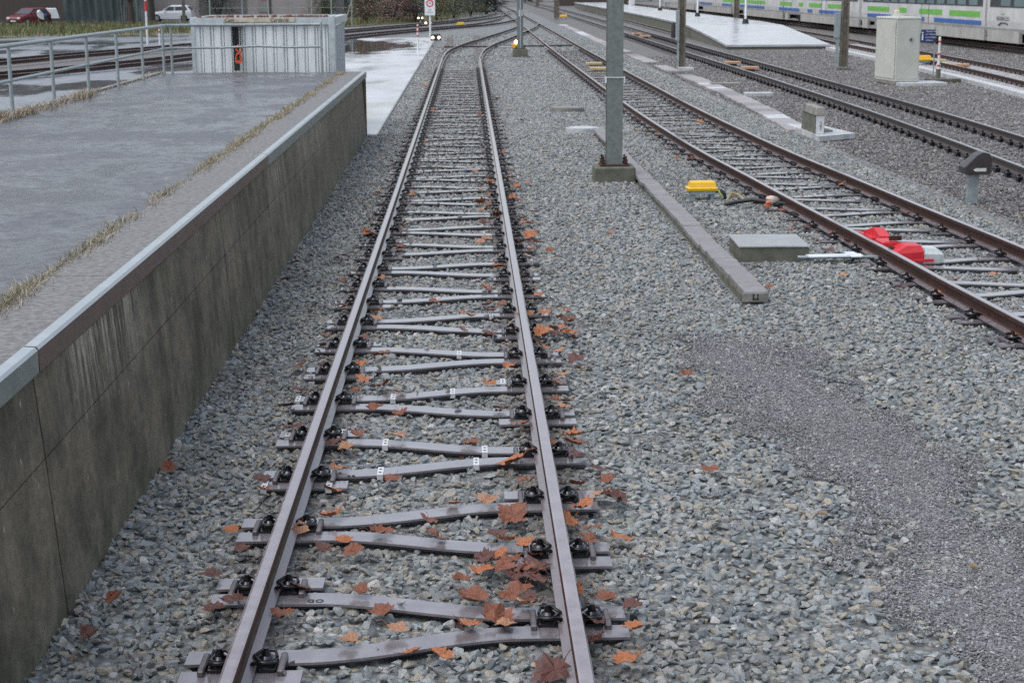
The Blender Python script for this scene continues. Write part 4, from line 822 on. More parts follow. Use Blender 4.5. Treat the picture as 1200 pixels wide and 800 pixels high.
def tree(x, y, r_, h, label, forks=3, seed=1):
    random.seed(seed); o = empty('bare_tree', (x, y, -.05), 0, label, 'tree'); mb = MB(); tips = []
    fz = h * random.uniform(.2, .26); mb.tube([(0, 0, 0), (.02, 0, .25), (.05, .03, fz * .6), (0, 0, fz)], r_, 10, 0, r_ * .72)
    mb.tube([(0, 0, -.1), (0, 0, .35)], r_ * 1.5, 10, 0, r_ * .98); mb.build('trunk', M['bark'], o); mb = MB()
    def br(p, d, l, r0, n):
        pts = [p]; q = p
        for i in range(4):
            d = (d + Vector((random.gauss(0, .13), random.gauss(0, .13), random.gauss(.05, .1)))).normalized(); q = q + d * l / 4; pts.append(q)
        mb.tube([tuple(k_) for k_ in pts], r0, 7 if n > 2 else 4, 0, r0 * .5)
        if n:
            for i in range(3): br(pts[random.choice((2, 3, 4))], (d + Vector((random.gauss(0, .55), random.gauss(0, .55), random.gauss(.1, .3)))).normalized(), l * random.uniform(.55, .75), r0 * .5, n - 1)
    for i in range(forks):
        a = 2 * PI * i / forks + random.uniform(-.3, .3); br(Vector((0, 0, fz - .1)), Vector((math.cos(a) * .55, math.sin(a) * .55, 1)).normalized(), h * .4, r_ * .6, 4)
    mb.build('crown', M['bark'], o); return o
tree(-27.6, 136.4, .30, 9, 'dark bare tree with low forks behind the tall red and white pole', 3, 4)
tree(-27.2, 143, .36, 10, 'thicker dark bare trunk just left of the white car', 3, 9)
random.seed(21)
# pole near white car
tag(MB().tube([(0, 0, -.1), (0, 0, 7)], .14, 10).build('wooden_pole', M['woodpost'], loc=(-24.75, 145, 0)), 'dark wooden pole in front of the rear of the white car', 'pole')
tag(MB().tube([(0, 0, -.1), (0, 0, 5)], .11, 10).build('green_pipe_post', mat('grey_green_paint', (.10, .15, .14)), loc=(-28.0, 141, 0)), 'grey green post between the two bare tree trunks', 'post')
# buildings
M['wallp'] = mat('pale_render', (.36, .33, .32), (.27, .25, .245), .5, .85, 0, .1, 10, kind='World'); M['wallg'] = mat('grey_render', (.30, .30, .30), (.22, .22, .225), .5, .85, kind='World')
M['shed'] = mat('dark_plank_wall', (.085, .065, .055), (.05, .042, .038), 2, .85, 0, .4, 10, kind='World', stretch=(5, 5, .3)); M['tarp'] = mat('green_grey_tarp', (.062, .085, .085), (.035, .05, .052), .8, .5, 0, .5, 3, kind='World', stretch=(3, 3, .5)); M['tarp2'] = mat('light_grey_tarp', (.17, .19, .2), (.10, .115, .12), 1.5, .4, 0, .6, 4, kind='World', stretch=(3, 3, .6))
o = empty('pale_building', (-28, 168, 0), .12, 'pale rendered building behind the white car', 'building')
MB().box(0, 0, -.2, 26, 10, 6.0).build('wall', M['wallp'], o)
MB().prism([(-5.6, 5.81), (5.6, 5.81), (0, 8.4)], -13.5, 13.5, 'x').build('roof', mat('brown_tiles', (.13, .07, .05)), o)
for x in (-9, -5.5, -2, 9): f_ = MB().box(x, -5.02, 2.6, 1.5, .08, 1.4).build('window', M['white'], o); MB().box(x, -5.07, 2.68, 1.3, .03, 1.24).build('pane', M['glass'], f_)
MB().box(3.4, -5.03, -.1, 4.6, .1, 3.6).build('garage_door', mat('grey_door', (.16, .15, .15), (.12, .11, .11)), o)
nb = MB().box(7.4, -5.04, .6, 1.0, .05, 2.2).build('notice_board', M['wallg'], o); MB().box(7.4, -5.08, 1.7, .7, .02, .35).build('red_notice', mat('pale_red', (.45, .16, .16)), nb)
MB().box(8.0, -5.03, -.1, .16, .16, 5.5).build('downpipe', M['shed'], o)
o = empty('grey_building', (-11.8, 176, 0), 0, 'grey building with a dark entrance behind the fence posts', 'building')
MB().box(0, 0, -.2, 10, 9, 6.4).build('wall', M['wallg'], o); MB().prism([(-5.1, 6.21), (5.1, 6.21), (0, 8.6)], -5.6, 5.6, 'x').build('roof', mat('dark_tiles', (.09, .06, .05)), o)
MB().box(-3.3, -4.55, -.1, 1.9, .1, 1.25).build('dark_bin_store', M['shed'], o)
f_ = MB().box(1.6, -4.55, 1.7, 1.5, .1, 1.3).build('window', M['wallp'], o); MB().box(1.6, -4.61, 1.78, 1.3, .03, 1.14).build('pane', mat('pale_curtain', (.42, .4, .35)), f_)
MB().box(1.2, -4.53, -.1, 4.2, .06, 5.0).build('dark_entrance', mat('recess_shade', (.06, .055, .055)), o)  # flat dark panel stands in for the shade inside the entrance
o = empty('blue_building', (-4.0, 200, 0), 0, 'dull blue panelled building showing above the reddish shrubs', 'building')
MB().box(0, 0, -.2, 12, 8, 6).build('wall', mat('blue_panels', (.055, .07, .19), (.04, .05, .13), .6, .6, kind='World'), o); MB().box(0, -4.0, 5.8, 12.4, 8.6, .25).build('roof', M['shed'], o)
o = empty('plank_shed', (-43, 158, 0), .05, 'dark brown plank shed behind the red car', 'shed')
MB().box(0, 0, -.2, 21, 8, 8.2).build('wall', M['shed'], o); MB().prism([(-4.5, 8.01), (4.5, 8.01), (4.5, 8.3), (-4.5, 9.6)], -11, 11, 'x').build('roof', M['dkbrown'], o); MB().box(7.0, -4.03, -.1, 2.2, .06, 3).build('door', mat('brown_door', (.12, .075, .06)), o)  # unseen upper wall raised so the yard puddles reflect it dark
def tarp(x, y, w_, h, d, m_, lab):
    mb = MB(); random.seed(int(abs(x) * 7)); n = 26; k = 7; vs = []
    for j in range(k + 1):
        for i in range(n + 1):
            t = i / n; vs.append((w_ * (t - .5), -d / 2 + .18 * math.sin(i * 1.9 + j * .2) + random.gauss(0, .03), h * j / k * (1 - .12 * math.sin(t * 3.1 + 1) * (j / k))))
    mb.add(vs, [(j * (n + 1) + i, j * (n + 1) + i + 1, (j + 1) * (n + 1) + i + 1, (j + 1) * (n + 1) + i) for j in range(k) for i in range(n)], 0, True)
    mb.box(0, .25, -.05, w_ * .98, d, h * .86, tx=.97); return tag(mb.build('tarpaulin_stack', M[m_], loc=(x, y, 0)), lab, 'tarpaulin stack')
tarp(-32.6, 146.5, 5.0, 4.4, 4, 'tarp', 'tall stack under a dark green grey tarpaulin beside the red car'); tarp(-29.2, 145.5, 1.7, 4.2, 3, 'tarp2', 'narrow stack under a light grey tarpaulin left of the tree')
# fence posts
o = empty('mesh_fence', (-16, 131, 0), 0, 'row of thin pale fence posts with wire mesh behind the skip', 'fence')
for i, X in enumerate((-20.3, -17.75, -15.7, -13.9, -12.3, -10.75, -9.15)):
    q = MB().tube([(X + 16, 0, -.1), (X + 16, 0, 3.6)], .05, 6).build('post', M['galv'], o)
MB().tube([(-9.15 + 16, .02, 1.9), (-9.75 + 16, -.2, 0)], .035, 6).build('brace', M['galv'], o)
mb = MB()
for z in (.5, 1.4, 2.3, 3.2): mb.tube([(-4.3, .05, z), (6.85, .05, z)], .012, 4)
mb.build('wire', M['galv'], o)
# shrubs (seen between skip and conifers)
SH = [(-8.7, 141, 1.6, 1.5, ('hedge_r', 'hedge_o', 'hedge_g'), 'reddish brown shrub just right of the braced fence post'),
      (-6.6, 145, 1.8, 1.7, ('hedge_r', 'hedge_r', 'dkhedge'), 'large rust coloured shrub left of the white sign board'),
      (-4.6, 146, 1.6, 1.7, ('hedge_o', 'hedge_g', 'hedge_r'), 'olive and red shrub directly left of the white sign board'),
      (-2.8, 150, 1.5, 1.9, ('hedge_g', 'hedge_o', 'hedge_y'), 'olive shrub right behind the white sign board'),
      (-1.3, 158, 1.6, 1.9, ('hedge_g', 'hedge_o'), 'dark green shrub right of the white sign board'),
      (.3, 166, 1.7, 1.9, ('hedge_g', 'hedge_y', 'hedge_o'), 'green and yellow shrub between the sign board and the conifers'),
      (-14.6, 165, 1.6, 1.5, ('hedge_g', 'hedge_o'), 'green bush in front of the grey building'),
      (-22.3, 149, 1.7, 2.2, ('conif', 'dkhedge'), 'dark evergreen bush right of the white car'),
      (-38.5, 133, 1.1, .7, ('hedge_g', 'conif'), 'low dark green bush at the left edge by the red car')]
for x, y, rx, rz, ms, lab in SH: bush(x, y, rx, rz, lab, ms, n=110 if y < 200 else 60, ls=.085)
def conifer(x, y, r_, h, lab):
    o = empty('conifer', (x, y, -.05), 0, lab, 'tree'); MB().tube([(0, 0, 0), (0, 0, h)], .18, 8, 0, .03).build('trunk', M['bark'], o); mb = MB()
    for _ in range(2600):
        t = random.random() ** 1.4; z = .2 + t * (h - .2); rr = r_ * (1 - t) * random.uniform(.5, 1.08); a = random.uniform(0, 2 * PI); q = Vector((math.cos(a) * rr, math.sin(a) * rr, z)); u = Vector((math.cos(a), math.sin(a), -.35)) * random.uniform(.12, .3); w_ = Vector((-math.sin(a), math.cos(a), 0)) * .09
        mb.add([q - u, q + w_, q + u, q - w_], [(0, 1, 2, 3)])
    mb.build('crown', M['conif'], o, recalc=False)
conifer(2.1, 185, 2.0, 7.5, 'dark conifer left of the bright distant signal lamp'); conifer(4.3, 262, 2.4, 9, 'dark conifer behind the bright distant signal lamp'); conifer(.4, 205, 2.2, 8, 'dark conifer farther left behind the green and yellow shrub')
# far backdrop
for i, (x, y, w_, ms, lab) in enumerate(((11.5, 330, 5, ('dkhedge', 'hedge_o'), 'distant dark thicket above the farthest rails'), (22, 335, 7, ('dkhedge', 'hedge_g'), 'distant dark thicket beyond the end of the platform'), (33, 330, 6, ('dkhedge', 'hedge_r'), 'distant dark thicket behind the end of the train'), (.5, 330, 5, ('dkhedge', 'hedge_g'), 'distant dark thicket behind the conifers'))):
    bush(x, y, w_, 3.6, lab, ms, n=150, ls=.25)
o = empty('station_shed', (19.5, 262, 0), 0, 'dark low station shed beyond the far end of the platform', 'building'); MB().box(0, 0, -.2, 11, 8, 4).build('wall', M['shed'], o); MB().box(0, 0, 3.81, 12, 9, .3).build('roof', M['dkbrown'], o)
tag(MB().box(0, 0, 0, .7, .7, 1.4, tx=.9, b=.05).build('white_cabinet', M['white'], loc=(19.9, 200, .65)), 'small white cabinet at the far end of the platform', 'cabinet')

# verge grass
pts = []
for _ in range(16000):
    t = random.random()
    if t < .62: y = random.uniform(98, 140); x = random.uniform(-44, -9.5)
    else: y = random.uniform(108, 150); x = random.uniform(-12, 1.5)
    lo = 106.5 + (x + 28) * .57 if x > -28 else 106.5 + (x + 28) * .33
    if x > -17.5: lo = 112.5 + (x + 17.5) * 2.25
    if x > -8.5: lo = 132.5 + (x + 8.5) * 3.1
    hi_ = 137 + (x + 40) * .55 if x < -22 else 148
    if x > -8.5: hi_ = lo + 14
    if lo + .3 < y < hi_: pts.append((x, y, -.035))
M['vg1'] = gmat('tall_straw', (.24, .19, .09)); M['vg2'] = gmat('verge_green', (.11, .15, .05)); M['vg3'] = gmat('verge_olive', (.15, .145, .06))
g = tufts('tall_grass', pts, [M['vg1'], M['vg2'], M['vg3'], M['vg2']], (.15, .55), .035, .6); tag(g, kind='stuff')
pts = [(random.gauss(12.2, 1.6), random.uniform(52, 79), -.07) for _ in range(900)] + [(random.gauss(13.4, .9), random.uniform(42, 50), -.07) for _ in range(300)]
pts = [p for p in pts if 11.4 < p[0] < at_y(edge, p[1])[0] - .3]
g = tufts('sparse_weeds', pts, [M['vg1'], M['vg3'], M['dry2']], (.02, .07), .006, .5); tag(g, kind='stuff')

# ------------------------------------------------------------------ cars
def car(name, loc, rz, body_m, label, hatch=True):
    o = empty(name, loc, rz, label, 'car')            # length along x, front at -x
    def sec(x, w, zs): return [(x, -w, zs[0]), (x, -w * 1.0, zs[1]), (x, -w * .93, zs[2]), (x, w * .93, zs[2]), (x, w, zs[1]), (x, w, zs[0])]
    mb = MB(); mb.loft([sec(-1.98, .62, (.32, .5, .58)), sec(-1.88, .78, (.24, .6, .72)), sec(-1.3, .83, (.22, .7, .85)), sec(-.75, .84, (.22, .74, .93)), sec(.5, .84, (.22, .76, .95)), sec(1.55, .83, (.22, .78, .97)), sec(1.9, .78, (.28, .72, .95)), sec(1.98, .7, (.36, .6, .75))], smooth=False)
    bd_ = mb.build('body', body_m, o)
    mb = MB(); mb.loft([[(-.8, -.76, .93), (1.85, -.74, .95), (1.85, .74, .95), (-.8, .76, .93)], [(-.1, -.62, 1.37), (1.5, -.6, 1.38), (1.5, .6, 1.38), (-.1, .62, 1.37)], [(.1, -.5, 1.43), (1.3, -.5, 1.44), (1.3, .5, 1.44), (.1, .5, 1.43)]]); mb.build('roof', body_m, o)
    for s_ in (-1, 1):
        w1 = MB().add([(-.62, s_ * .765, .97), (.32, s_ * .765, .97), (.32, s_ * .66, 1.31), (-.12, s_ * .665, 1.31)], [(0, 1, 2, 3)]).build('window', M['glass'], o, recalc=False); w1.location = (0, s_ * .006, 0)
        w2 = MB().add([(.4, s_ * .765, .97), (1.55, s_ * .758, .98), (1.38, s_ * .66, 1.31), (.4, s_ * .66, 1.31)], [(0, 1, 2, 3)]).build('window', M['glass'], o, recalc=False); w2.location = (0, s_ * .006, 0)
        MB().box(-1.93, s_ * .52, .55, .12, .3, .14, b=.02).build('headlight', M['tag'], o); MB().box(1.9, s_ * .66, .66, .12, .2, .26, b=.02).build('tail_light', M['red'], o)
        MB().box(-.52, s_ * .9, .95, .12, .16, .12, b=.02).build('mirror', body_m, o)
        for x in (-1.25, 1.22):
            w_ = MB().tube([(x, s_ * .68, .3), (x, s_ * .86, .3)], .31, 20).build('wheel', M['black'], o); MB().tube([(x, s_ * .862, .3), (x, s_ * .87, .3)], .19, 14).build('rim', M['galv'], w_)
    MB().add([(-.78, -.68, .95), (-.78, .68, .95), (-.14, .58, 1.33), (-.14, -.58, 1.33)], [(0, 1, 2, 3)]).build('windscreen', M['glass'], o, recalc=False).location = (-.012, 0, .008)
    MB().add([(1.84, -.66, .99), (1.84, .66, .99), (1.53, .56, 1.33), (1.53, -.56, 1.33)], [(0, 1, 2, 3)]).build('rear_window', M['glass'], o, recalc=False).location = (.015, 0, 0)
    MB().box(-1.985, 0, .3, .03, 1.0, .2).build('grille', M['black'], o); MB().box(-2.0, 0, .34, .02, .5, .11).build('number_plate', M['tag'], o)
    return o
car('red_car', (-36.4, 138.2, 0), math.radians(66), mat('red_car_paint', (.15, .012, .018), (.11, .01, .014), 3, .25), 'dark red hatchback parked at the left edge in front of the shed')
car('white_car', (-27.1, 152.5, 0), 0, mat('white_car_paint', (.66, .69, .72), (.6, .63, .66), 3, .25), 'white hatchback parked in front of the pale building')
# motorcycle
o = empty('motorcycle', (-35.3, 138.6, 0), math.radians(60), 'white and blue motorcycle parked right of the red car', 'motorcycle')
for x in (-.7, .7):
    mb = MB(); n = 20; mb.tube([(x + .27 * math.cos(2 * PI * i / n), 0, .33 + .27 * math.sin(2 * PI * i / n)) for i in range(n + 1)], .06, 6); mb.build('wheel', M['black'], o)
mb = MB(); mb.loft([[(-.75, -.12, .7), (-.75, .12, .7), (-.7, .1, 1.05), (-.7, -.1, 1.05)], [(-.45, -.22, .5), (-.45, .22, .5), (-.5, .16, 1.25), (-.5, -.16, 1.25)], [(-.1, -.16, .45), (-.1, .16, .45), (-.1, .14, .95), (-.1, -.14, .95)]]); mb.build('fairing', M['white'], o)
MB().box(.1, 0, .3, .6, .28, .35, b=.04).build('engine', M['dkbrown'], o); MB().box(.05, 0, .72, .5, .26, .2, b=.05).build('tank', M['tblue'], o); MB().box(.55, 0, .76, .6, .24, .1, b=.03).build('seat', M['black'], o)
MB().tube([(-.5, -.35, 1.05), (-.5, .35, 1.05)], .02, 6).build('handlebar', M['black'], o); MB().tube([(-.7, -.08, .33), (-.5, -.08, 1.1)], .03, 6).build('fork', M['galv'], o)
o = empty('white_trailer', (-36.1, 142.5, 0), math.radians(20), 'small white trailer behind the red car', 'trailer')
MB().box(0, 0, .5, 2.2, 1.3, .85, tx=.8, b=.05).build('body', M['white'], o)
for s_ in (-1, 1): MB().tube([(0, s_ * .6, .28), (0, s_ * .74, .28)], .28, 16).build('wheel', M['black'], o)
MB().tube([(-1.1, 0, .55), (-1.9, 0, .45)], .04, 6).build('drawbar', M['galv'], o)

# ------------------------------------------------------------------ ballast stones
def make_rock(i, m):
    r_ = np.random.default_rng(100 + i); bm = bmesh.new()
    pts = r_.normal(size=(13, 3)); pts /= np.linalg.norm(pts, axis=1)[:, None]; pts *= r_.uniform(.82, 1.0, (13, 1)); pts *= np.array([1, r_.uniform(.6, .85), r_.uniform(.42, .66)])
    for p in pts: bm.verts.new(p)
    res = bmesh.ops.convex_hull(bm, input=bm.verts)
    bmesh.ops.delete(bm, geom=list({g for g in res['geom_unused'] + res['geom_interior'] if isinstance(g, bmesh.types.BMVert)}), context='VERTS')
    bmesh.ops.bevel(bm, geom=list(bm.edges), offset=.035, segments=1, affect='EDGES')
    bmesh.ops.recalc_face_normals(bm, faces=bm.faces)
    me = bpy.data.meshes.new('stone'); bm.to_mesh(me); bm.free(); me.materials.append(m)
    return bpy.data.objects.new('stone', me)
def rocks(m, cn, n=14):
    c_ = bpy.data.collections.new(cn)
    for i in range(n): c_.objects.link(make_rock(i, m))
    return c_
def scatter_obj(name, P, S, Rt, coll, kind='stuff'):
    me = bpy.data.meshes.new(name); n = len(P); me.vertices.add(n); me.vertices.foreach_set('co', P.astype(np.float32).ravel())
    a = me.attributes.new('scl', 'FLOAT_VECTOR', 'POINT'); a.data.foreach_set('vector', S.astype(np.float32).ravel())
    a = me.attributes.new('rotv', 'FLOAT_VECTOR', 'POINT'); a.data.foreach_set('vector', Rt.astype(np.float32).ravel())
    a = me.attributes.new('pick', 'INT', 'POINT'); a.data.foreach_set('value', rng.integers(0, 14, n).astype(np.int32))
    o = bpy.data.objects.new(name, me); COL.objects.link(o); me.materials.append(coll.objects[0].data.materials[0])
    ng = bpy.data.node_groups.new(name + '_nodes', 'GeometryNodeTree'); ng.interface.new_socket('Geometry', in_out='INPUT', socket_type='NodeSocketGeometry'); ng.interface.new_socket('Geometry', in_out='OUTPUT', socket_type='NodeSocketGeometry')
    N = ng.nodes; L = ng.links.new; gi = N.new('NodeGroupInput'); go_ = N.new('NodeGroupOutput'); ins = N.new('GeometryNodeInstanceOnPoints'); ci = N.new('GeometryNodeCollectionInfo')
    ci.inputs['Collection'].default_value = coll; ci.inputs['Separate Children'].default_value = True; ci.inputs['Reset Children'].default_value = True
    def na(nm, t):
        q = N.new('GeometryNodeInputNamedAttribute'); q.data_type = t; q.inputs['Name'].default_value = nm; return q.outputs['Attribute']
    e2r = N.new('FunctionNodeEulerToRotation'); L(na('rotv', 'FLOAT_VECTOR'), e2r.inputs[0])
    L(gi.outputs[0], ins.inputs['Points']); L(ci.outputs[0], ins.inputs['Instance']); ins.inputs['Pick Instance'].default_value = True
    L(na('pick', 'INT'), ins.inputs['Instance Index']); L(e2r.outputs[0], ins.inputs['Rotation']); L(na('scl', 'FLOAT_VECTOR'), ins.inputs['Scale']); L(ins.outputs[0], go_.inputs[0])
    md = o.modifiers.new('scatter', 'NODES'); md.node_group = ng; return tag(o, kind=kind)
# exclusion raster
X0, Y0, RES = -2.6, 4.6, .02; NX, NY = int(19.5 / RES), int(45 / RES)
mask = np.zeros((NX, NY), np.uint8)
def mark(cx, cy, sx, sy, rot=0, val=1, pad=.0):
    r_ = math.hypot(sx, sy) / 2 + pad + .05
    i0, i1 = max(0, int((cx - r_ - X0) / RES)), min(NX, int((cx + r_ - X0) / RES) + 2); j0, j1 = max(0, int((cy - r_ - Y0) / RES)), min(NY, int((cy + r_ - Y0) / RES) + 2)
    if i0 >= i1 or j0 >= j1: return
    xs = X0 + np.arange(i0, i1) * RES - cx; ys = Y0 + np.arange(j0, j1) * RES - cy; gx, gy = np.meshgrid(xs, ys, indexing='ij'); c_, s_ = math.cos(rot), math.sin(rot)
    u = gx * c_ + gy * s_; w_ = -gx * s_ + gy * c_; k = (abs(u) < sx / 2 + pad) & (abs(w_) < sy / 2 + pad); mask[i0:i1, j0:j1][k] = np.maximum(mask[i0:i1, j0:j1][k], val)
def mark_line(pts, hw, val):
    for a, b_ in zip(pts, pts[1:]):
        if max(a[1], b_[1]) < Y0 - 3 or min(a[1], b_[1]) > Y0 + 46: continue
        d = Vector((b_[0] - a[0], b_[1] - a[1])); mark((a[0] + b_[0]) / 2, (a[1] + b_[1]) / 2, d.length + hw * .6, 2 * hw, math.atan2(d.y, d.x), val)
for T in (T1, T2, T3):
    for q in (-.7525, .7525): mark_line(offs(T, q), .072, 1)
for tr_, k, x, y, a, right, o in SL:
    if y > 46: continue
    ang = a + (0 if right else PI); ca, sa = math.cos(ang), math.sin(ang)
    W = lambda p: (x + p[0] * ca - p[1] * sa, y + p[0] * sa + p[1] * ca)
    for p in YP: mark_line([W(v_) for v_ in p], .084, 2)
    for s_ in (-1, 1): mark_line([W((-1.03, s_ * .585)), W((-.47, s_ * .585))], .084, 2)
    if y > 12:
        for s_ in (-1, 1): mark(*W((.97, s_ * .12)), .14, .17, ang, 3); mark(*W((-.97, s_ * .36)), .14, .17, ang, 3); mark(*W((-.97, s_ * .585)), .14, .17, ang, 3); mark(*W((-.53, s_ * .585)), .13, .17, ang, 3)
    for fx, fy in ((.7525, 0), (-.7525, -.47), (-.7525, .47)): mark(*W((fx, fy)), .42, .24, ang, 1)
for b_ in BLOCK: mark(b_[0], b_[1], b_[2], b_[3], b_[4], 1, .015)
def inpoly(px_, py_, poly):
    ins = np.zeros(len(px_), bool); n = len(poly)
    for i in range(n):
        x1, y1 = poly[i]; x2, y2 = poly[(i + 1) % n]
        c_ = ((y1 > py_) != (y2 > py_)) & (px_ < (x2 - x1) * (py_ - y1) / (y2 - y1 + 1e-12) + x1); ins ^= c_
    return ins
def wob(x, y): return .16 * np.sin(x * 4.1 + y * 2.3) + .12 * np.sin(x * 9.7 - y * 5.1) + .07 * np.sin(x * 17 + y * 21)
def gen(y0, y1, dens, xl, xr, size, zlo, zhi, keep=None, testmask=True):
    xa = min(xl(y0), xl(y1)); xb = max(xr(y0), xr(y1)); n = int((xb - xa) * (y1 - y0) * dens); x = rng.uniform(xa, xb, n); y = rng.uniform(y0, y1, n)
    k = (x > xl(y)) & (x < xr(y))
    if testmask:
        i = np.clip(((x - X0) / RES).astype(int), 0, NX - 1); j = np.clip(((y - Y0) / RES).astype(int), 0, NY - 1); k &= (mask[i, j] == 0) | ((mask[i, j] == 3) & (rng.random(n) < np.clip((y - 10) / 14, .03, .8))) | ((mask[i, j] == 2) & (rng.random(n) < np.clip((y - 20) / 45, .01, .25)))
    lift = (mask[i, j] >= 2) * .046 if testmask else np.zeros(n)
    x, y, lift = x[k], y[k], lift[k]
    if keep is not None: q = keep(x, y); x, y, lift = x[q], y[q], lift[q]
    n = len(x); sz = np.exp(rng.normal(np.log(size), .3, n)); sz = np.clip(sz, size * .5, size * 1.75)
    P = np.stack([x, y, rng.uniform(zlo, zhi, n) - sz * .15 + lift], 1); S = np.stack([sz, sz * rng.uniform(.8, 1.1, n), sz * rng.uniform(.75, 1.1, n)], 1)
    Rt = np.stack([rng.normal(0, .38, n), rng.normal(0, .38, n), rng.uniform(0, 2 * PI, n)], 1); return P, S, Rt
def cat_(L_): return [np.concatenate([a[i] for a in L_]) for i in range(3)]
xl = lambda y: -2.06 - (y - 7) * .0035 + 0 * y
xr = lambda y: np.minimum(.352 * y + 1.3, 6.78)
def dirt_in(x, y): return inpoly(x + wob(x, y) * .6, y + wob(y, x), dirt_poly)
def mixz(x, y): return inpoly(x + wob(x, y) * .5, y, [(1.9, 10.6), (2.9, 9.9), (3.1, 8.2), (2.4, 7.6), (1.9, 8.2)])
def dirt_frac(x, y):
    tot = np.zeros(len(x))
    for a in range(6): tot += inpoly(x + .26 * math.cos(a * PI / 3) + wob(x, y) * .9, y + .5 * math.sin(a * PI / 3) + wob(y, x), dirt_poly)
    return tot / 6
def keep_g(x, y):
    f = dirt_frac(x, y); mz = mixz(x, y); pr = 1 - f; pr = np.maximum(pr, .09 + .10 * (np.sin(x * 5 + y * 2) > .2) + .12 * (y < 8.3)); pr = np.where(mz & (f > .5), .5 + .2 * np.sin(x * 6 + y * 3), pr); return rng.random(len(x)) < pr
G = []
for y0, y1, dn, sz in ((4.8, 12, 900, .033), (12, 20, 820, .033), (20, 28, 720, .034), (28, 36, 560, .036)):
    G.append(gen(y0, y1, dn * .95, xl, xr, sz, -.080, -.055, keep_g)); G.append(gen(y0, y1, dn * .6, xl, xr, sz, -.048, -.028, keep_g))
G.append(gen(34, 48, 420, lambda y: -1.85 + 0 * y, xr, .036, -.05, -.03, keep_g)); G.append(gen(66, 105, 45, lambda y: -1.85 + 0 * y, lambda y: 6.8 + 0 * y, .06, -.05, -.03, None, False)); G.append(gen(48, 66, 170, lambda y: -1.85 + 0 * y, xr, .045, -.05, -.03, keep_g, False))
P_, S_, R_ = cat_(G); print('grey stones', len(P_)); scatter_obj('ballast_stones', P_, S_, R_, rocks(M['stone'], 'grey_rocks'))
xr3 = lambda y: np.minimum(.352 * y + 1.3, 11.4)
G = [gen(46, 72, 110, lambda y: 6.3 + 0 * y, lambda y: 11.4 + 0 * y, .045, -.07, -.05, None, False), gen(32, 50, 190, lambda y: 11.2 + 0 * y, lambda y: np.minimum(.352 * y + 1.3, 17), .038, -.085, -.06, None, False), gen(50, 78, 90, lambda y: 11.2 + 0 * y, lambda y: 17 + 0 * y, .042, -.085, -.06, None, False), gen(44, 84, 90, lambda y: 17.2 + 0 * y, lambda y: 24 + 0 * y, .048, -.085, -.06, None, False), gen(17, 28, 560, lambda y: 6.78 + 0 * y, xr3, .028, -.07, -.045), gen(28, 46, 400, lambda y: 6.78 + 0 * y, xr3, .031, -.07, -.045)]
P_, S_, R_ = cat_(G); print('brown stones', len(P_)); scatter_obj('brown_ballast_stones', P_, S_, R_, rocks(M['stone_b'], 'brown_rocks'))
def in_d(x, y): return dirt_frac(x, y) > .2
P_, S_, R_ = gen(5, 14, 5200, lambda y: 1.4 + 0 * y, lambda y: 3.7 + 0 * y, .0095, -.028, -.018, in_d)
print('grit', len(P_)); scatter_obj('fine_grit', P_, S_, R_, rocks(M['grit'], 'grit_rocks'))
# bed of the grit patch: low uneven mound
n = 90; mb = MB(); vs = []
xs = np.linspace(1.3, 3.9, n); ysg = np.linspace(5.4, 14.2, n)
GX, GY = np.meshgrid(xs, ysg, indexing='ij'); ins = dirt_in(GX.ravel(), GY.ravel()).reshape(n, n)
sm = ins.astype(float)
for _ in range(3): sm = (sm + np.roll(sm, 1, 0) + np.roll(sm, -1, 0) + np.roll(sm, 1, 1) + np.roll(sm, -1, 1)) / 5
Z = -.062 + .036 * sm
mb.add([(GX[i, j], GY[i, j], Z[i, j]) for i in range(n) for j in range(n)], [(i * n + j, (i + 1) * n + j, (i + 1) * n + j + 1, i * n + j + 1) for i in range(n - 1) for j in range(n - 1)], 0, True)
tag(mb.build('grit_patch', M['dirt'], recalc=False), kind='structure')

# ------------------------------------------------------------------ maple leaves
def leaf_mesh(i, m):
    r_ = random.Random(50 + i)
    out = [(0, -.42), (.10, -.36), (.32, -.40), (.31, -.27), (.54, -.18), (.46, -.04), (.52, .13), (.40, .16), (.34, .28), (.27, .24), (.24, .44), (.14, .40), (0, .58)]
    out = [(x * r_.uniform(.85, 1.12), y * r_.uniform(.9, 1.1)) for x, y in out]
    full = out + [(-x * r_.uniform(.9, 1.1), y) for x, y in out[-2:0:-1]]
    curl = r_.uniform(.2, .8); tw = r_.uniform(-.5, .5); ph = r_.uniform(0, 6)
    def zf(x, y): return curl * (x * x * .9 + y * y * .55) + tw * x * y + .06 * math.sin(9 * x + 7 * y + ph)
    mb = MB(); n = len(full); vs = [(0, -.1, zf(0, -.1))] + [(x * .55, y * .55 - .03, zf(x * .55, y * .55)) for x, y in full] + [(x, y, zf(x, y)) for x, y in full]
    fs = [(0, 1 + k, 1 + (k + 1) % n) for k in range(n)] + [(1 + k, 1 + n + k, 1 + n + (k + 1) % n, 1 + (k + 1) % n) for k in range(n)]
    mb.add(vs, fs); mb.tube([(0, -.4, zf(0, -.4)), (.03, -.6, .1 + zf(0, -.5)), (.08, -.85, .16)], .012, 5)
    me = mb.build('tmp', m, recalc=False); d = me.data; bpy.data.objects.remove(me); return d
random.seed(77)
LM = {k: [leaf_mesh(i + 10 * j, M['leaf_' + k]) for i in range(5)] for j, k in enumerate('ortd')}
CN = {'o': 'orange', 'r': 'rust red', 't': 'tan', 'd': 'dark brown'}
from collections import defaultdict
leaves = []
ex = []; xr_ = random.Random(4)
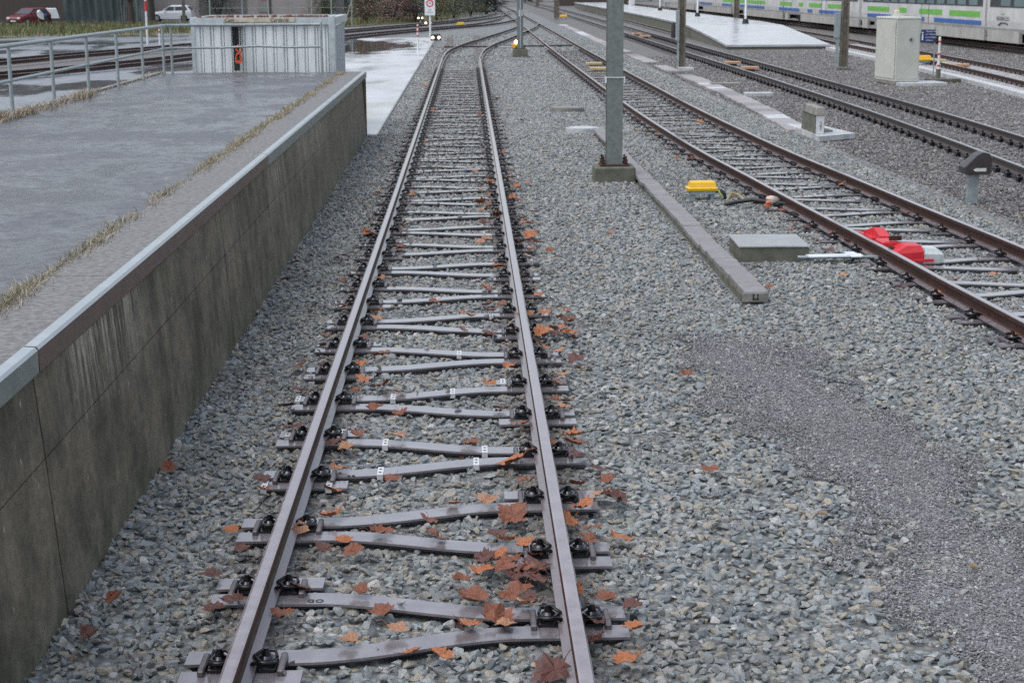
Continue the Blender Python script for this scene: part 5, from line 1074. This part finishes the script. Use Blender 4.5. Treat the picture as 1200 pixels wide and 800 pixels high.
for _ in range(62):
    ex.append('%g,%g,%g,%s' % (xr_.choice((xr_.uniform(.1, .38), xr_.uniform(.58, .95), xr_.uniform(.05, .9))), xr_.choice((xr_.uniform(8.3, 15), xr_.uniform(15, 26))), xr_.uniform(.085, .125), xr_.choice('rrdoot')))
for _ in range(26): ex.append('%g,%g,%g,%s' % (xr_.uniform(-1.45, -.75), xr_.uniform(8, 24), xr_.uniform(.08, .12), xr_.choice('rdotd')))
for _ in range(24):
    y_ = xr_.uniform(15, 34); ex.append('%g,%g,%g,%s' % (at_y(T2, y_)[0] - .7525 + xr_.choice((-1, -1, 1)) * xr_.uniform(.13, .45), y_, xr_.uniform(.09, .13), xr_.choice('rrdo')))
for _ in range(18): ex.append('%g,%g,%g,%s' % (xr_.gauss(.27, .14), xr_.gauss(7.75, .5), xr_.uniform(.085, .12), xr_.choice('rddor')))
LV += ';' + ';'.join(ex)
for e in LV.split(';'):
    x, y, w_, k = e.split(','); x, y, w_ = float(x), float(y), min(.155, float(w_)) * (1.08 if float(y) < 20 else 1.0)
    if x < -1.9: x = -1.93
    o = bpy.data.objects.new('maple_leaf', random.choice(LM[k])); COL.objects.link(o); sc_ = w_ * random.uniform(.95, 1.2); o.scale = (sc_, sc_ * random.uniform(.85, 1.1), sc_)
    onrail = any(abs(x - q) < .10 for q in (-1.04, .465)) and y < 60
    if onrail: x += .13 if x > -.29 else .13
    z = .018
    for q in SL:
        if abs(q[3] - y) < .7 and abs(x - q[2]) < 1.1: z = .024
    o.location = (x, y, z + .015 * random.random()); o.rotation_euler = (random.gauss(0, .2), random.gauss(0, .2), random.uniform(0, 2 * PI))
    size = 'big ' if w_ > .16 else ('small ' if w_ < .115 else '')
    if y < 60 and -1.9 < x < 1.5:
        side = 'left of the near track' if x < -1.08 else ('inside its left rail' if x < -.6 else ('in the near track' if x < .05 else ('inside its right rail' if x < .47 else 'right of the near track')))
        side = side.replace('its', 'near track\'s')
        q = min([s_ for s_ in SL if s_[0] == 1], key=lambda s_: abs(s_[3] - y)); r_ = 'at %s sleeper up' % nth(max(1, q[1]))
    elif x < -1.5: side, r_ = 'at the foot of the ramp wall', ''
    elif x > 3.4:
        side = 'left of second track' if x < at_y(T2, y)[0] - .75 else ('inside second track' if x < at_y(T2, y)[0] + .75 else 'right of second track')
        q = min([s_ for s_ in SL if s_[0] == 2], key=lambda s_: abs(s_[3] - y)); r_ = 'by its %s sleeper' % nth(max(1, q[1] - 1))
    else: side, r_ = 'between the two tracks', ('near the grit patch' if y < 14 else 'near the cable trough' if y < 25 else 'far back')
    leaves.append((o, size + CN[k] + ' leaf ' + side.replace('the near', 'near') + (' ' + r_ if r_ else ''), x, y))
by = defaultdict(list)
for L_ in leaves: by[L_[1]].append(L_)
for lab, ls in by.items():
    ls.sort(key=lambda a: a[2])
    for i, (o, l_, x, y) in enumerate(ls):
        pre = '' if len(ls) == 1 else (('left', 'right')[i] + ' one of two: ' if len(ls) == 2 else ('leftmost: ' if i == 0 else 'rightmost: ' if i == len(ls) - 1 else nth(i + 1) + ' from left: '))
        t_ = pre + l_
        if len(t_.split()) > 16: t_ = t_.replace('rust red', 'red').replace('dark brown', 'brown')
        tag(o, t_, 'leaf', 'fallen maple leaves')
# two tan cobbles on the grit
for x, y, lab in ((2.02, 8.9, 'oblong tan stone lying on the dark grit'), (2.62, 8.0, 'small ochre stone on the dark grit near the right')):
    q = make_rock(3, mat('tan_stone', (.36, .25, .14), (.28, .19, .11), 8)); q.name = 'tan_stone'; COL.objects.link(q); q.location = (x, y, .01); q.scale = (.05, .035, .035); q.rotation_euler = (.2, .1, 1.2); tag(q, lab, 'stone')

# ------------------------------------------------------------------ light
w = bpy.data.worlds.new('World'); scene.world = w; w.use_nodes = True; nt = w.node_tree; bgn = nt.nodes['Background']
sky = nt.nodes.new('ShaderNodeTexSky'); sky.sky_type = 'NISHITA'; sky.sun_disc = False; sky.sun_elevation = math.radians(64); sky.sun_rotation = math.radians(245)
sky.air_density = 1.3; sky.dust_density = 3; sky.ozone_density = 3
hs = nt.nodes.new('ShaderNodeHueSaturation'); hs.inputs['Saturation'].default_value = .5; nt.links.new(sky.outputs[0], hs.inputs['Color']); nt.links.new(hs.outputs[0], bgn.inputs[0]); bgn.inputs[1].default_value = .15
sl = bpy.data.lights.new('sun', 'SUN'); sl.energy = .7; sl.angle = math.radians(50); sl.color = (1, .96, .92); so = bpy.data.objects.new('sun', sl); COL.objects.link(so)
el, rot = math.radians(64), math.radians(245)
d = Vector((math.sin(rot) * math.cos(el), math.cos(rot) * math.cos(el), math.sin(el))); so.rotation_euler = d.to_track_quat('Z', 'Y').to_euler()
vsx = scene.view_settings; vsx.view_transform = 'Standard'; vsx.look = 'None'; vsx.exposure = 0.6; vsx.gamma = 1; vsx.use_curve_mapping = False
scene.cycles.use_denoising = False; scene.cycles.max_bounces = 6
